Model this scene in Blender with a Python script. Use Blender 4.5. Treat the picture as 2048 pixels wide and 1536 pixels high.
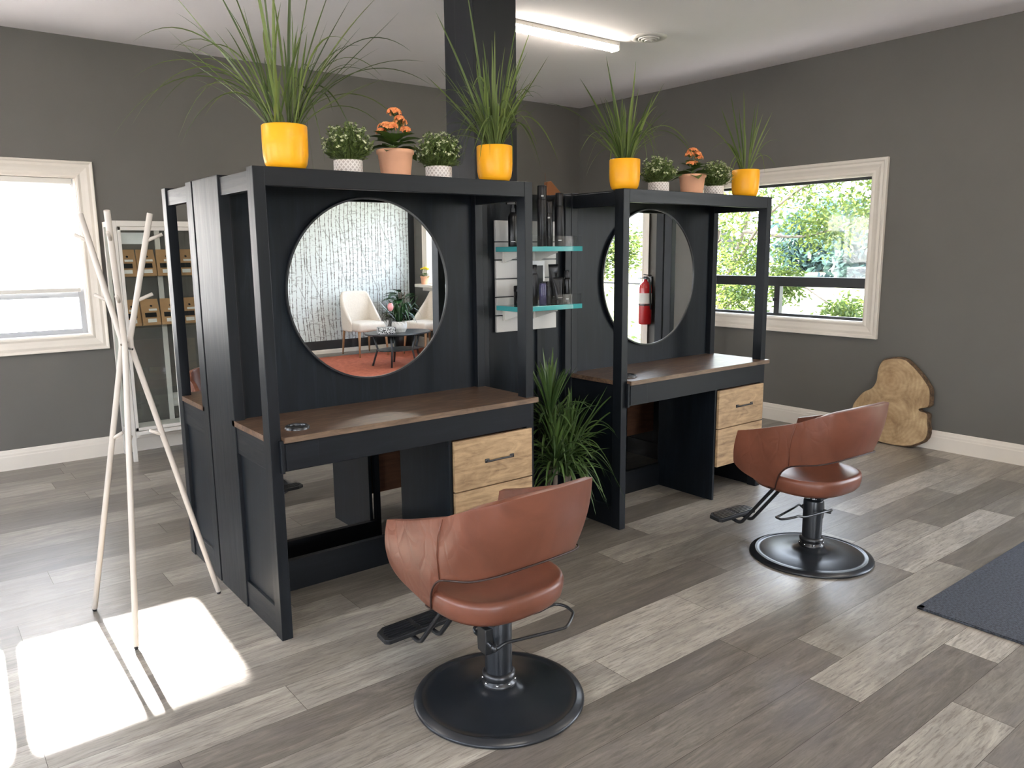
import bpy, bmesh, math, random
from mathutils import Vector, Matrix, Quaternion
from math import pi, sin, cos, radians
SC = bpy.context.scene
for o in list(bpy.data.objects): bpy.data.objects.remove(o)
COL = SC.collection

# ------------------------------------------------------------------ camera
yaw, pitch, roll = 0.6640, 0.1692, -0.0103
cy, sy, cp, sp = cos(yaw), sin(yaw), cos(pitch), sin(pitch)
f_ = Vector((sy*cp, cy*cp, -sp)); r_ = Vector((cy, -sy, 0)); u_ = r_.cross(f_)
r2 = cos(roll)*r_ + sin(roll)*u_; u2 = -sin(roll)*r_ + cos(roll)*u_
cam_d = bpy.data.cameras.new('camera'); cam = bpy.data.objects.new('camera', cam_d); COL.objects.link(cam)
M = Matrix((r2, u2, -f_)).transposed().to_4x4(); M.translation = Vector((-1.0745, -2.9246, 1.5737))
cam.matrix_world = M
cam_d.sensor_width = 36; cam_d.lens = 1547.5*36/2048; cam_d.clip_start = 0.02; cam_d.clip_end = 300
SC.camera = cam

# ------------------------------------------------------------------ view, world, sun
SC.view_settings.view_transform = 'Standard'; SC.view_settings.look = 'None'
SC.view_settings.gamma = 1; SC.view_settings.use_curve_mapping = False
SC.view_settings.exposure = 0.62
W = bpy.data.worlds.new('world'); SC.world = W; W.use_nodes = True
nt = W.node_tree; nt.nodes.clear()
out = nt.nodes.new('ShaderNodeOutputWorld'); bg = nt.nodes.new('ShaderNodeBackground')
tc = nt.nodes.new('ShaderNodeTexCoord'); sx = nt.nodes.new('ShaderNodeSeparateXYZ'); rp = nt.nodes.new('ShaderNodeValToRGB')
nt.links.new(tc.outputs['Generated'], sx.inputs[0]); nt.links.new(sx.outputs['Z'], rp.inputs[0])
rp.color_ramp.elements[0].position = 0.0; rp.color_ramp.elements[0].color = (0.95, 0.97, 1.0, 1)
rp.color_ramp.elements[1].position = 0.7; rp.color_ramp.elements[1].color = (0.62, 0.76, 1.0, 1)
nt.links.new(rp.outputs[0], bg.inputs[0]); bg.inputs[1].default_value = 9.5
nt.links.new(bg.outputs[0], out.inputs[0])
sun_d = bpy.data.lights.new('sun', 'SUN'); sun = bpy.data.objects.new('sun', sun_d); COL.objects.link(sun)
sun_d.energy = 80; sun_d.angle = radians(0.9); sun_d.color = (1.0, 0.94, 0.88)
sd = Vector((0.052, 1.0, 0.310)).normalized()          # towards the sun
sun.rotation_euler = sd.to_track_quat('Z', 'Y').to_euler()
sun['label'] = 'sun'

# ------------------------------------------------------------------ helpers
def link(o, parent=None):
    COL.objects.link(o)
    if parent is not None: o.parent = parent
    return o
def tag(o, label=None, cat=None, group=None, kind=None):
    if label: o['label'] = label
    if cat: o['category'] = cat
    if group: o['group'] = group
    if kind: o['kind'] = kind
    return o
def thing(name, label, cat, loc=(0, 0, 0), rz=0, group=None):
    o = bpy.data.objects.new(name, None); link(o); o.location = loc; o.rotation_euler = (0, 0, rz)
    o.empty_display_size = 0.05
    return tag(o, label, cat, group)
def structure(name, loc=(0, 0, 0)):
    o = bpy.data.objects.new(name, None); link(o); o.location = loc; o.empty_display_size = 0.05
    o['kind'] = 'structure'; return o
def copy_tree(o, parent=None):
    c = o.copy(); COL.objects.link(c)
    if parent is not None: c.parent = parent
    for ch in list(o.children): copy_tree(ch, c)
    return c
class MB:
    def __init__(s): s.bm = bmesh.new()
    def box(s, x0, x1, y0, y1, z0, z1, m=None):
        vs = [s.bm.verts.new((x, y, z)) for x in (x0, x1) for y in (y0, y1) for z in (z0, z1)]
        if m is not None:
            for v in vs: v.co = m @ v.co
        for q in ((0,1,3,2),(4,6,7,5),(0,4,5,1),(2,3,7,6),(0,2,6,4),(1,5,7,3)):
            s.bm.faces.new([vs[i] for i in q])
        return s
    def quad(s, pts):
        return s.bm.faces.new([s.bm.verts.new(p) for p in pts])
    def lathe(s, prof, n=32, c=(0, 0, 0), m=None):
        rings = []
        for (r, z) in prof:
            if r < 1e-6:
                v = s.bm.verts.new((c[0], c[1], c[2]+z)); rings.append([v])
            else:
                rings.append([s.bm.verts.new((c[0]+r*cos(2*pi*i/n), c[1]+r*sin(2*pi*i/n), c[2]+z)) for i in range(n)])
        if m is not None:
            for rg in rings:
                for v in rg: v.co = m @ v.co
        for a, b in zip(rings[:-1], rings[1:]):
            for i in range(n):
                j = (i+1) % n
                if len(a) == 1 and len(b) == 1: continue
                if len(a) == 1: s.bm.faces.new((a[0], b[j], b[i]))
                elif len(b) == 1: s.bm.faces.new((a[i], a[j], b[0]))
                else: s.bm.faces.new((a[i], a[j], b[j], b[i]))
        return s
    def tube(s, pts, r, n=10, r1=None, cap=True):
        pts = [Vector(p) for p in pts]; N = len(pts); rings = []; prev = None
        for i, p in enumerate(pts):
            if i == 0: d = pts[1]-pts[0]
            elif i == N-1: d = pts[-1]-pts[-2]
            else: d = (pts[i]-pts[i-1]).normalized() + (pts[i+1]-pts[i]).normalized()
            d.normalize()
            if prev is None:
                a = d.orthogonal().normalized()
            else:
                a = (prev - d*prev.dot(d)).normalized()
            prev = a; b = d.cross(a)
            rr = r if r1 is None else r + (r1-r)*i/(N-1)
            rings.append([s.bm.verts.new(p + (a*cos(2*pi*k/n) + b*sin(2*pi*k/n))*rr) for k in range(n)])
        for A, B in zip(rings[:-1], rings[1:]):
            for k in range(n):
                j = (k+1) % n; s.bm.faces.new((A[k], A[j], B[j], B[k]))
        if cap:
            s.bm.faces.new(list(reversed(rings[0]))); s.bm.faces.new(rings[-1])
        return s
    def prism(s, poly, depth, m=None):       # poly in (x,y), extruded in z from 0 to depth
        a = [s.bm.verts.new((x, y, 0)) for x, y in poly]; b = [s.bm.verts.new((x, y, depth)) for x, y in poly]
        if m is not None:
            for v in a+b: v.co = m @ v.co
        n = len(poly)
        s.bm.faces.new(list(reversed(a))); s.bm.faces.new(b)
        for i in range(n):
            j = (i+1) % n; s.bm.faces.new((a[i], a[j], b[j], b[i]))
        return s
    def blade(s, p0, phi, reach, h, zend, w, fold=0.25, n=11, twist=0.0):
        p0 = Vector(p0); d = Vector((cos(phi), sin(phi), 0)); sd_ = Vector((-sin(phi), cos(phi), 0)); Z = Vector((0, 0, 1))
        kk = max(0, min(1, zend/max(h, 1e-3))); A = p0; B = p0 + d*reach*(0.18+0.12*kk) + Z*h*(0.85-0.4*kk*kk); C_ = p0 + d*reach*(0.62+0.04*kk) + Z*h*(1.18-0.42*kk*kk); D = p0 + d*reach + Z*zend + sd_*twist*reach
        prev = None
        for i in range(n+1):
            t = i/n; q = (1-t)**3*A + 3*(1-t)**2*t*B + 3*(1-t)*t*t*C_ + t**3*D
            tg = (3*(1-t)**2*(B-A) + 6*(1-t)*t*(C_-B) + 3*t*t*(D-C_)).normalized()
            ww = w*(0.55+0.9*t if t < 0.5 else 1.0)*(1-max(0, (t-0.5)/0.5)**1.8) + 0.0004
            sdv = (sd_ - tg*sd_.dot(tg)).normalized(); nr = tg.cross(sdv)
            row = [s.bm.verts.new(q - sdv*ww/2 + nr*ww*fold*0.5), s.bm.verts.new(q - nr*ww*fold*0.3), s.bm.verts.new(q + sdv*ww/2 + nr*ww*fold*0.5)]
            if prev:
                s.bm.faces.new((prev[0], prev[1], row[1], row[0])); s.bm.faces.new((prev[1], prev[2], row[2], row[1]))
            prev = row
        return s
    def leaf(s, c, d, up, L, w, bend=0.1):
        c = Vector(c); d = Vector(d).normalized(); sdv = d.cross(Vector(up)).normalized(); n_ = sdv.cross(d)
        prof = [(0, 0.05), (0.25, 0.75), (0.5, 1), (0.75, 0.75), (1, 0.02)]; prev = None
        for t, k in prof:
            q = c + d*L*t - n_*bend*L*t*t
            row = [s.bm.verts.new(q - sdv*w*k/2 + n_*w*k*0.12), s.bm.verts.new(q), s.bm.verts.new(q + sdv*w*k/2 + n_*w*k*0.12)]
            if prev:
                s.bm.faces.new((prev[0], prev[1], row[1], row[0])); s.bm.faces.new((prev[1], prev[2], row[2], row[1]))
            prev = row
        return s
    def ball(s, c, r, seg=8, rings=6, sc=(1, 1, 1)):
        prof = [(0 if i in (0, rings) else r*sin(pi*i/rings), -r*cos(pi*i/rings)) for i in range(rings+1)]
        m = Matrix.Translation(Vector(c)) @ Matrix.Diagonal((sc[0], sc[1], sc[2], 1))
        return s.lathe(prof, seg, m=m)
    def build(s, name, mats, parent=None, bevel=0, smooth=False, subsurf=0, solid=0, seg=2, loc=None, normals=True):
        me = bpy.data.meshes.new(name)
        if normals: bmesh.ops.recalc_face_normals(s.bm, faces=s.bm.faces)
        s.bm.to_mesh(me); s.bm.free()
        for m in (mats if isinstance(mats, (list, tuple)) else [mats]): me.materials.append(m)
        o = bpy.data.objects.new(name, me); link(o, parent)
        if loc is not None: o.location = loc
        if smooth:
            for p in me.polygons: p.use_smooth = True
        if solid:
            md = o.modifiers.new('solid', 'SOLIDIFY'); md.thickness = solid; md.offset = 0
        if bevel:
            md = o.modifiers.new('bevel', 'BEVEL'); md.width = bevel; md.segments = seg; md.limit_method = 'ANGLE'; md.angle_limit = radians(35)
            md.harden_normals = False
        if subsurf:
            md = o.modifiers.new('sub', 'SUBSURF'); md.levels = subsurf; md.render_levels = subsurf
        return o
def smooth_curve(pts, n=8):
    P = [Vector(p) for p in pts]; P = [P[0]*2-P[1]] + P + [P[-1]*2-P[-2]]; out_ = []
    for i in range(1, len(P)-2):
        for k in range(n):
            t = k/n; a, b, c, d = P[i-1], P[i], P[i+1], P[i+2]
            out_.append(0.5*((2*b) + (c-a)*t + (2*a-5*b+4*c-d)*t*t + (3*b-a-3*c+d)*t**3))
    out_.append(P[-2]); return out_

# ------------------------------------------------------------------ materials
def srgb(r, g, b):
    f = lambda v: (v/255/12.92 if v/255 <= 0.04045 else ((v/255+0.055)/1.055)**2.4)
    return (f(r), f(g), f(b), 1)
class NT:
    def __init__(s, name):
        s.m = bpy.data.materials.new(name); s.m.use_nodes = True; s.t = s.m.node_tree; s.b = s.t.nodes['Principled BSDF']; s.o = s.t.nodes['Material Output']
    def n(s, ty, **kw):
        nd = s.t.nodes.new('ShaderNode'+ty)
        for k, v in kw.items(): setattr(nd, k, v)
        return nd
    def l(s, a, b): s.t.links.new(a, b)
    def coord(s, scale=(1, 1, 1), kind='Object', rot=(0, 0, 0)):
        tc = s.n('TexCoord'); mp = s.n('Mapping'); s.l(tc.outputs[kind], mp.inputs[0])
        mp.inputs['Scale'].default_value = scale; mp.inputs['Rotation'].default_value = rot; return mp.outputs[0]
    def noise(s, vec, scale=5, detail=4, rough=0.55, dist=0):
        nd = s.n('TexNoise'); s.l(vec, nd.inputs['Vector']); nd.inputs['Scale'].default_value = scale
        nd.inputs['Detail'].default_value = detail; nd.inputs['Roughness'].default_value = rough; nd.inputs['Distortion'].default_value = dist
        return nd.outputs[0]
    def ramp(s, fac, stops):
        nd = s.n('ValToRGB'); s.l(fac, nd.inputs[0]); el = nd.color_ramp.elements
        while len(el) < len(stops): el.new(0.5)
        for e, (p, c) in zip(el, stops): e.position = p; e.color = c if len(c) == 4 else (*c, 1)
        return nd.outputs[0]
    def mix(s, fac, a, b, blend='MIX'):
        nd = s.n('MixRGB', blend_type=blend)
        for v, i in ((fac, 0), (a, 1), (b, 2)):
            if hasattr(v, 'links'): s.l(v, nd.inputs[i])
            else: nd.inputs[i].default_value = v
        return nd.outputs[0]
    def math(s, op, a, b=0.0, c=None):
        nd = s.n('Math', operation=op)
        for v, i in ((a, 0), (b, 1), (c, 2)):
            if v is None: continue
            if hasattr(v, 'links'): s.l(v, nd.inputs[i])
            else: nd.inputs[i].default_value = v
        return nd.outputs[0]
    def bump(s, h, strength=0.2, dist=0.01):
        nd = s.n('Bump'); s.l(h, nd.inputs['Height']); nd.inputs['Strength'].default_value = strength; nd.inputs['Distance'].default_value = dist
        s.l(nd.outputs[0], s.b.inputs['Normal'])
    def base(s, c):
        if hasattr(c, 'links'): s.l(c, s.b.inputs['Base Color'])
        else: s.b.inputs['Base Color'].default_value = c
    def set(s, **kw):
        for k, v in kw.items():
            i = s.b.inputs[k.replace('_', ' ')]
            if hasattr(v, 'links'): s.l(v, i)
            else: i.default_value = v
        return s
def plain(name, col, rough=0.5, var=0.06, scale=12, metal=0, spec=0.5, bump=0, coat=0):
    t = NT(name); v = t.coord()
    n = t.noise(v, scale, 4)
    dk = tuple(c*(1-var) for c in col[:3])+(1,); lt = tuple(min(1, c*(1+var)) for c in col[:3])+(1,)
    t.base(t.ramp(n, [(0.3, dk), (0.7, lt)])); t.set(Roughness=rough, Metallic=metal, Specular_IOR_Level=spec, Coat_Weight=coat)
    if bump: t.bump(t.noise(v, scale*8, 3), bump, 0.002)
    return t.m
def wood_black(name, axis):
    t = NT(name); sc = {'z': (30, 30, 1.6), 'x': (1.6, 30, 30), 'y': (30, 1.6, 30)}[axis]
    v = t.coord(sc); n = t.noise(v, 1.5, 6, 0.65, 0.8); n2 = t.noise(t.coord((2, 2, 2)), 1.6, 3)
    c = t.ramp(n, [(0.25, srgb(5, 7, 10)), (0.55, srgb(11, 14, 18)), (0.8, srgb(22, 27, 32))])
    c2 = t.mix(t.math('MULTIPLY', n2, 0.35), c, srgb(26, 31, 37)); t.base(c2)
    t.set(Roughness=t.ramp(n, [(0.2, (.36,)*3), (0.8, (.52,)*3)]), Specular_IOR_Level=0.32); t.bump(n, 0.12, 0.002); return t.m
WBZ, WBX, WBY = wood_black('black_wood_z', 'z'), wood_black('black_wood_x', 'x'), wood_black('black_wood_y', 'y')
def black_panel():
    t = NT('black_panel'); v = t.coord((14, 14, 1.2)); n = t.noise(v, 1.6, 6, 0.6, 1.2); n2 = t.noise(t.coord((1.5, 1.5, 1.0)), 2, 3)
    c = t.ramp(n, [(0.3, srgb(5, 8, 12)), (0.55, srgb(12, 18, 24)), (0.75, srgb(24, 32, 38))])
    t.base(t.mix(t.math('MULTIPLY', n2, 0.4), c, srgb(18, 23, 29))); t.set(Roughness=0.42, Specular_IOR_Level=0.26); t.bump(n, 0.06, 0.002); return t.m
BPAN = black_panel()
WALL = plain('wall_paint', srgb(100, 97, 91), 0.62, 0.03, 3, bump=0.03)
def ceiling_mat():
    return plain('ceiling_paint', srgb(246, 239, 237), 0.8, 0.015, 2)
CEIL = ceiling_mat()
WHITE = plain('white_trim', srgb(224, 215, 202), 0.4, 0.02, 6)
WHITEM = plain('white_metal', srgb(214, 209, 200), 0.35, 0.02, 6)
RACKW = plain('white_lacquer_pole', srgb(194, 185, 174), 0.35, 0.03, 10)
BLKF = plain('black_window_frame', srgb(40, 42, 44), 0.35, 0.08)
BLKM = plain('black_metal', srgb(30, 31, 33), 0.3, 0.1, 20, metal=0.0, spec=0.7)
BASEM = plain('black_base_metal', srgb(34, 37, 41), 0.28, 0.1, 20, metal=0.2, spec=0.6)
RUBBER = plain('black_rubber', srgb(22, 22, 23), 0.6, 0.1, 30)
CHROME = plain('chrome', srgb(200, 200, 200), 0.12, 0.02, 5, metal=1)
YELLOW = plain('yellow_glaze', srgb(250, 174, 28), 0.38, 0.02, 5, spec=0.35)
TERRA = plain('terracotta', srgb(232, 172, 136), 0.75, 0.05, 14)
SOIL = plain('soil', srgb(52, 40, 32), 0.95, 0.3, 60)
TEAL = plain('teal_glass', srgb(70, 160, 160), 0.12, 0.03, 5, coat=0.5)
BOTTLE = plain('black_bottle', srgb(9, 9, 11), 0.28, 0.1, 10, spec=0.4)
BOTTLE2 = plain('charcoal_bottle', srgb(18, 18, 21), 0.38, 0.1, 10, spec=0.4)
PURPLE = plain('purple_bottle', srgb(62, 58, 92), 0.3, 0.05)
SILVER = plain('silver_label', srgb(190, 190, 190), 0.35, 0.05, 20)
SLAT = plain('slatwall_face', srgb(196, 192, 186), 0.3, 0.05, 4, spec=0.5)
KRAFT = plain('kraft_paper', srgb(170, 132, 92), 0.8, 0.07, 20, bump=0.1)
LABEL = plain('label_paper', srgb(225, 222, 216), 0.7, 0.02)
REDM = plain('red_paint', srgb(176, 26, 30), 0.25, 0.04, coat=0.5)
FABRIC = plain('beige_fabric', srgb(214, 204, 190), 0.9, 0.06, 60, bump=0.2)
OAK = plain('oak_leg', srgb(150, 112, 78), 0.5, 0.12, 20)
TABLEB = plain('black_table', srgb(42, 44, 47), 0.35, 0.1)
PINK = plain('pink_petal', srgb(235, 160, 160), 0.6, 0.1)
TILEW = plain('paper_white', srgb(232, 232, 230), 0.8, 0.02)
HOUSE = plain('house_siding', srgb(120, 130, 150), 0.8, 0.05)
GREYV = plain('vinyl_frame', srgb(158, 160, 162), 0.4, 0.02)
def leafmat(name, a, b, trans=0.35, rough=0.5):
    t = NT(name); n = t.noise(t.coord((1, 1, 1)), 9, 3); geo = t.n('NewGeometry')
    c = t.mix(t.math('MULTIPLY_ADD', geo.outputs['Random Per Island'], 0.75, t.math('MULTIPLY', n, 0.25)), a, b); t.base(c); t.set(Roughness=rough)
    tr = t.n('BsdfTranslucent'); t.l(c, tr.inputs[0]); mx = t.n('MixShader'); mx.inputs[0].default_value = trans
    t.l(t.b.outputs[0], mx.inputs[1]); t.l(tr.outputs[0], mx.inputs[2]); t.l(mx.outputs[0], t.o.inputs[0]); return t.m
GRASS = leafmat('grass_blade', srgb(54, 76, 32), srgb(134, 150, 80), 0.3)
DRAC = leafmat('dracaena_leaf', srgb(40, 62, 32), srgb(94, 118, 60), 0.2, 0.4)
BUSHL = leafmat('bush_leaf', srgb(62, 82, 36), srgb(128, 146, 78), 0.15, 0.5)
KALL = leafmat('kalanchoe_leaf', srgb(58, 82, 36), srgb(98, 124, 56), 0.1, 0.35)
WFLOW = leafmat('white_blossom', srgb(208, 214, 160), srgb(240, 240, 215), 0.2, 0.6)
OFLOW = leafmat('orange_blossom', srgb(232, 112, 52), srgb(250, 182, 116), 0.15, 0.6)
YFLOW = leafmat('yellow_blossom', srgb(230, 190, 20), srgb(250, 225, 60), 0.15, 0.6)
DARKL = leafmat('dark_leaf', srgb(20, 44, 24), srgb(52, 92, 48), 0.1, 0.25)
TREEL = leafmat('tree_leaf', srgb(48, 72, 40), srgb(104, 116, 50), 0.5, 0.6)
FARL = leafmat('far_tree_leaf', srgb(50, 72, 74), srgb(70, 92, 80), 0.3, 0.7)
BARK = plain('tree_bark', srgb(120, 108, 96), 0.9, 0.2, 20)
def woodm(name, stops, axis='x', scale=1.0, rough=0.4, burl=0.5, bump=0.05):
    t = NT(name); sc = {'x': (2.2, 22, 22), 'z': (22, 22, 2.2), 'y': (22, 2.2, 22)}[axis]
    v = t.coord(tuple(c*scale for c in sc)); n = t.noise(v, 1.2, 8, 0.62, 1.6); n2 = t.noise(t.coord((3*scale, 9*scale, 9*scale)), 1.5, 5, 0.6, 2.5)
    f = t.math('ADD', t.math('MULTIPLY', n, 1-burl*0.6), t.math('MULTIPLY', n2, burl*0.6))
    t.base(t.ramp(f, stops)); t.set(Roughness=rough); t.bump(n, bump, 0.002); return t.m
COUNTER = woodm('counter_wood', [(0.32, srgb(50, 36, 28)), (0.48, srgb(84, 63, 49)), (0.60, srgb(112, 88, 68)), (0.72, srgb(72, 54, 43))], 'x', 1.0, 0.34, 0.9, 0.012)
COUNTERE = woodm('counter_edge', [(0.3, srgb(74, 60, 48)), (0.6, srgb(120, 98, 78)), (0.8, srgb(96, 77, 62))], 'x', 1.2, 0.4, 0.6)
DRAWER = woodm('drawer_wood', [(0.30, srgb(96, 74, 52)), (0.42, srgb(150, 122, 90)), (0.58, srgb(184, 154, 116)), (0.75, srgb(148, 122, 92))], 'x', 1.0, 0.45, 0.8)
BROWNBOX = woodm('drawer_box_wood', [(0.3, srgb(92, 62, 46)), (0.7, srgb(128, 90, 66))], 'x', 1.0, 0.6, 0.3)
BIRCHLEG = OAK
def leather():
    t = NT('brown_leather'); v = t.coord((1, 1, 1)); n = t.noise(v, 7, 4, 0.5, 0.6)
    t.base(t.ramp(n, [(0.25, srgb(96, 55, 39)), (0.75, srgb(118, 70, 52))]))
    vo = t.n('TexVoronoi', feature='DISTANCE_TO_EDGE'); mp = t.n('Mapping'); t.l(t.math('ADD', 0, 0), mp.inputs[1])
    v2 = t.coord((9, 9, 5)); nz = t.n('TexNoise'); t.l(v2, nz.inputs[0]); nz.inputs['Scale'].default_value = 0.8
    mxv = t.n('MixRGB'); mxv.inputs[0].default_value = 0.45; t.l(v2, mxv.inputs[1]); t.l(nz.outputs['Color'], mxv.inputs[2]); t.l(mxv.outputs[0], vo.inputs['Vector']); vo.inputs['Scale'].default_value = 3.2
    crease = t.math('MINIMUM', vo.outputs['Distance'], 0.16)
    msk = t.math('GREATER_THAN', t.math('ABSOLUTE', 0.3), 0)
    tc_ = t.n('TexCoord'); sp_ = t.n('SeparateXYZ'); t.l(tc_.outputs['Object'], sp_.inputs[0])
    side = t.math('MULTIPLY', t.math('SUBTRACT', t.math('ABSOLUTE', sp_.outputs['X']), 0.215), 18); 
    nd = t.n('Clamp'); t.l(side, nd.inputs[0])
    h = t.math('ADD', t.math('MULTIPLY', t.math('MULTIPLY', crease, nd.outputs[0]), 0.9), t.math('MULTIPLY', t.noise(t.coord((1, 1, 1)), 160, 2), 0.02))
    t.bump(h, 0.32, 0.02); t.set(Roughness=0.36, Specular_IOR_Level=0.5); return t.m
LEATHER = leather()
PIPING = plain('dark_piping', srgb(46, 26, 20), 0.5)
def glass(name, gloss=0.06, tint=(1, 1, 1, 1), rough=0.02):
    t = NT(name); t.t.nodes.remove(t.b); tr = t.n('BsdfTransparent'); tr.inputs[0].default_value = tint; gl = t.n('BsdfGlossy'); gl.inputs['Roughness'].default_value = rough
    mx = t.n('MixShader'); mx.inputs[0].default_value = gloss; t.l(tr.outputs[0], mx.inputs[1]); t.l(gl.outputs[0], mx.inputs[2]); t.l(mx.outputs[0], t.o.inputs[0]); return t.m
PANE = glass('window_glass', 0.05); CASEGL = glass('cabinet_glass', 0.07, (0.96, 0.98, 0.97, 1)); ACRYL = glass('clear_acrylic', 0.05, (0.95, 0.95, 0.95, 1), 0.05)
def mirror_mat():
    t = NT('mirror_silver'); t.base((0.93, 0.95, 0.95, 1)); t.set(Metallic=1, Roughness=0.0); return t.m
MIRROR = mirror_mat()
def emis(name, col, st):
    t = NT(name); t.base((0.9, 0.9, 0.9, 1)); t.set(Emission_Color=col, Emission_Strength=st, Roughness=0.4); return t.m
TUBE = emis('lit_tube', (1.0, 0.92, 0.82, 1), 42)
def blind_mat():
    t = NT('blind_slat'); t.base(srgb(236, 236, 236)); t.set(Roughness=0.6); tr = t.n('BsdfTranslucent'); tr.inputs[0].default_value = (0.95, 0.95, 0.95, 1)
    mx = t.n('MixShader'); mx.inputs[0].default_value = 0.55; t.l(t.b.outputs[0], mx.inputs[1]); t.l(tr.outputs[0], mx.inputs[2]); t.l(mx.outputs[0], t.o.inputs[0]); return t.m
BLIND = blind_mat()
def floor_mat():
    t = NT('plank_floor'); at = t.n('Attribute', attribute_name='tone'); sp_ = t.n('SeparateColor'); t.l(at.outputs['Color'], sp_.inputs[0])
    tone, rnd = sp_.outputs[0], sp_.outputs[1]
    tc_ = t.n('TexCoord'); mp = t.n('Mapping'); mp.inputs['Scale'].default_value = (1.0, 9.0, 1)
    off = t.n('CombineXYZ'); t.l(t.math('MULTIPLY', rnd, 37.0), off.inputs[0]); t.l(t.math('MULTIPLY', rnd, 71.0), off.inputs[1])
    ad = t.n('VectorMath', operation='ADD'); t.l(tc_.outputs['Object'], ad.inputs[0]); t.l(off.outputs[0], ad.inputs[1]); t.l(ad.outputs[0], mp.inputs[0])
    n = t.noise(mp.outputs[0], 2.0, 13, 0.78, 1.2)
    mp2 = t.n('Mapping'); mp2.inputs['Scale'].default_value = (1.2, 3.6, 1); t.l(ad.outputs[0], mp2.inputs[0]); n2 = t.noise(mp2.outputs[0], 1.4, 4, 0.55, 1.6)
    mp3 = t.n('Mapping'); mp3.inputs['Scale'].default_value = (4.5, 46, 1); t.l(ad.outputs[0], mp3.inputs[0]); n3 = t.noise(mp3.outputs[0], 2.2, 5, 0.7, 0.4)
    dark = t.ramp(n, [(0.28, srgb(56, 51, 45)), (0.5, srgb(90, 83, 74)), (0.72, srgb(122, 112, 100))])
    light = t.ramp(n, [(0.28, srgb(136, 128, 116)), (0.5, srgb(172, 164, 151)), (0.72, srgb(204, 197, 184))])
    c = t.mix(tone, dark, light)
    c = t.mix(t.ramp(n2, [(0.42, (0, 0, 0)), (0.7, (0.75,)*3)]), c, t.mix(0.6, c, srgb(96, 90, 88)))
    c = t.mix(t.ramp(n3, [(0.38, (0.5,)*3), (0.50, (0, 0, 0))]), c, srgb(78, 70, 64)); t.base(c)
    t.set(Roughness=t.ramp(n3, [(0.3, (0.28,)*3), (0.7, (0.40,)*3)]), Specular_IOR_Level=0.55)
    t.bump(t.math('ADD', n3, t.math('MULTIPLY', n, 0.6)), 0.16, 0.002); return t.m
FLOOR = floor_mat(); GAP = plain('plank_gap', srgb(70, 62, 56), 0.8)
def birch():
    t = NT('birch_wallpaper'); tc_ = t.n('TexCoord'); sp_ = t.n('SeparateXYZ'); t.l(tc_.outputs['Object'], sp_.inputs[0])
    wob = t.noise(t.coord((1.4, 1, 1.6)), 1.0, 3, 0.5)
    x = t.math('MULTIPLY', t.math('ADD', sp_.outputs['X'], t.math('MULTIPLY', wob, 0.09)), 17.0)
    vo = t.n('TexVoronoi', feature='DISTANCE_TO_EDGE', voronoi_dimensions='1D'); t.l(x, vo.inputs['W']); vo.inputs['Scale'].default_value = 1.0
    rag = t.noise(t.coord((10, 1, 26)), 1.0, 4, 0.7)
    th = t.math('MULTIPLY', t.math('SUBTRACT', rag, 0.34), 0.52)
    line = t.math('LESS_THAN', vo.outputs['Distance'], th)
    # bark marks
    vo2 = t.noise(t.coord((14, 1, 40)), 1.0, 3, 0.6); mk = t.math('GREATER_THAN', vo2, 0.60)
    # slanting twigs
    tw = t.n('TexWave', wave_type='BANDS'); t.l(t.coord((1, 1, 0.55), rot=(0, radians(35), 0)), tw.inputs[0]); tw.inputs['Scale'].default_value = 1.6; tw.inputs['Distortion'].default_value = 3
    twl = t.math('MULTIPLY', t.math('GREATER_THAN', tw.outputs['Fac'], 0.993), t.math('GREATER_THAN', t.noise(t.coord((2, 1, 2)), 1.5, 2), 0.5))
    m = t.math('MAXIMUM', t.math('MAXIMUM', line, t.math('MULTIPLY', mk, 0.5)), t.math('MULTIPLY', twl, 0.6))
    t.base(t.mix(m, srgb(214, 220, 218), srgb(122, 122, 118))); t.set(Roughness=0.55); return t.m
BIRCH = birch()
def rugm(name, a, b, sc=160):
    t = NT(name); v = t.coord((1, 1, 1)); n = t.noise(v, sc, 2, 0.7); w = t.n('TexWave'); t.l(t.coord((1, 1, 1)), w.inputs[0]); w.inputs['Scale'].default_value = 45; w.inputs['Distortion'].default_value = 2
    f = t.math('ADD', t.math('MULTIPLY', n, 0.7), t.math('MULTIPLY', w.outputs['Fac'], 0.3)); t.base(t.ramp(f, [(0.35, a), (0.65, b)])); t.set(Roughness=0.95); t.bump(f, 0.5, 0.004); return t.m
RUG = rugm('charcoal_weave', srgb(22, 24, 28), srgb(70, 74, 82), 95); RUST = rugm('rust_rug_pile', srgb(136, 66, 44), srgb(182, 98, 68), 20)
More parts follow.
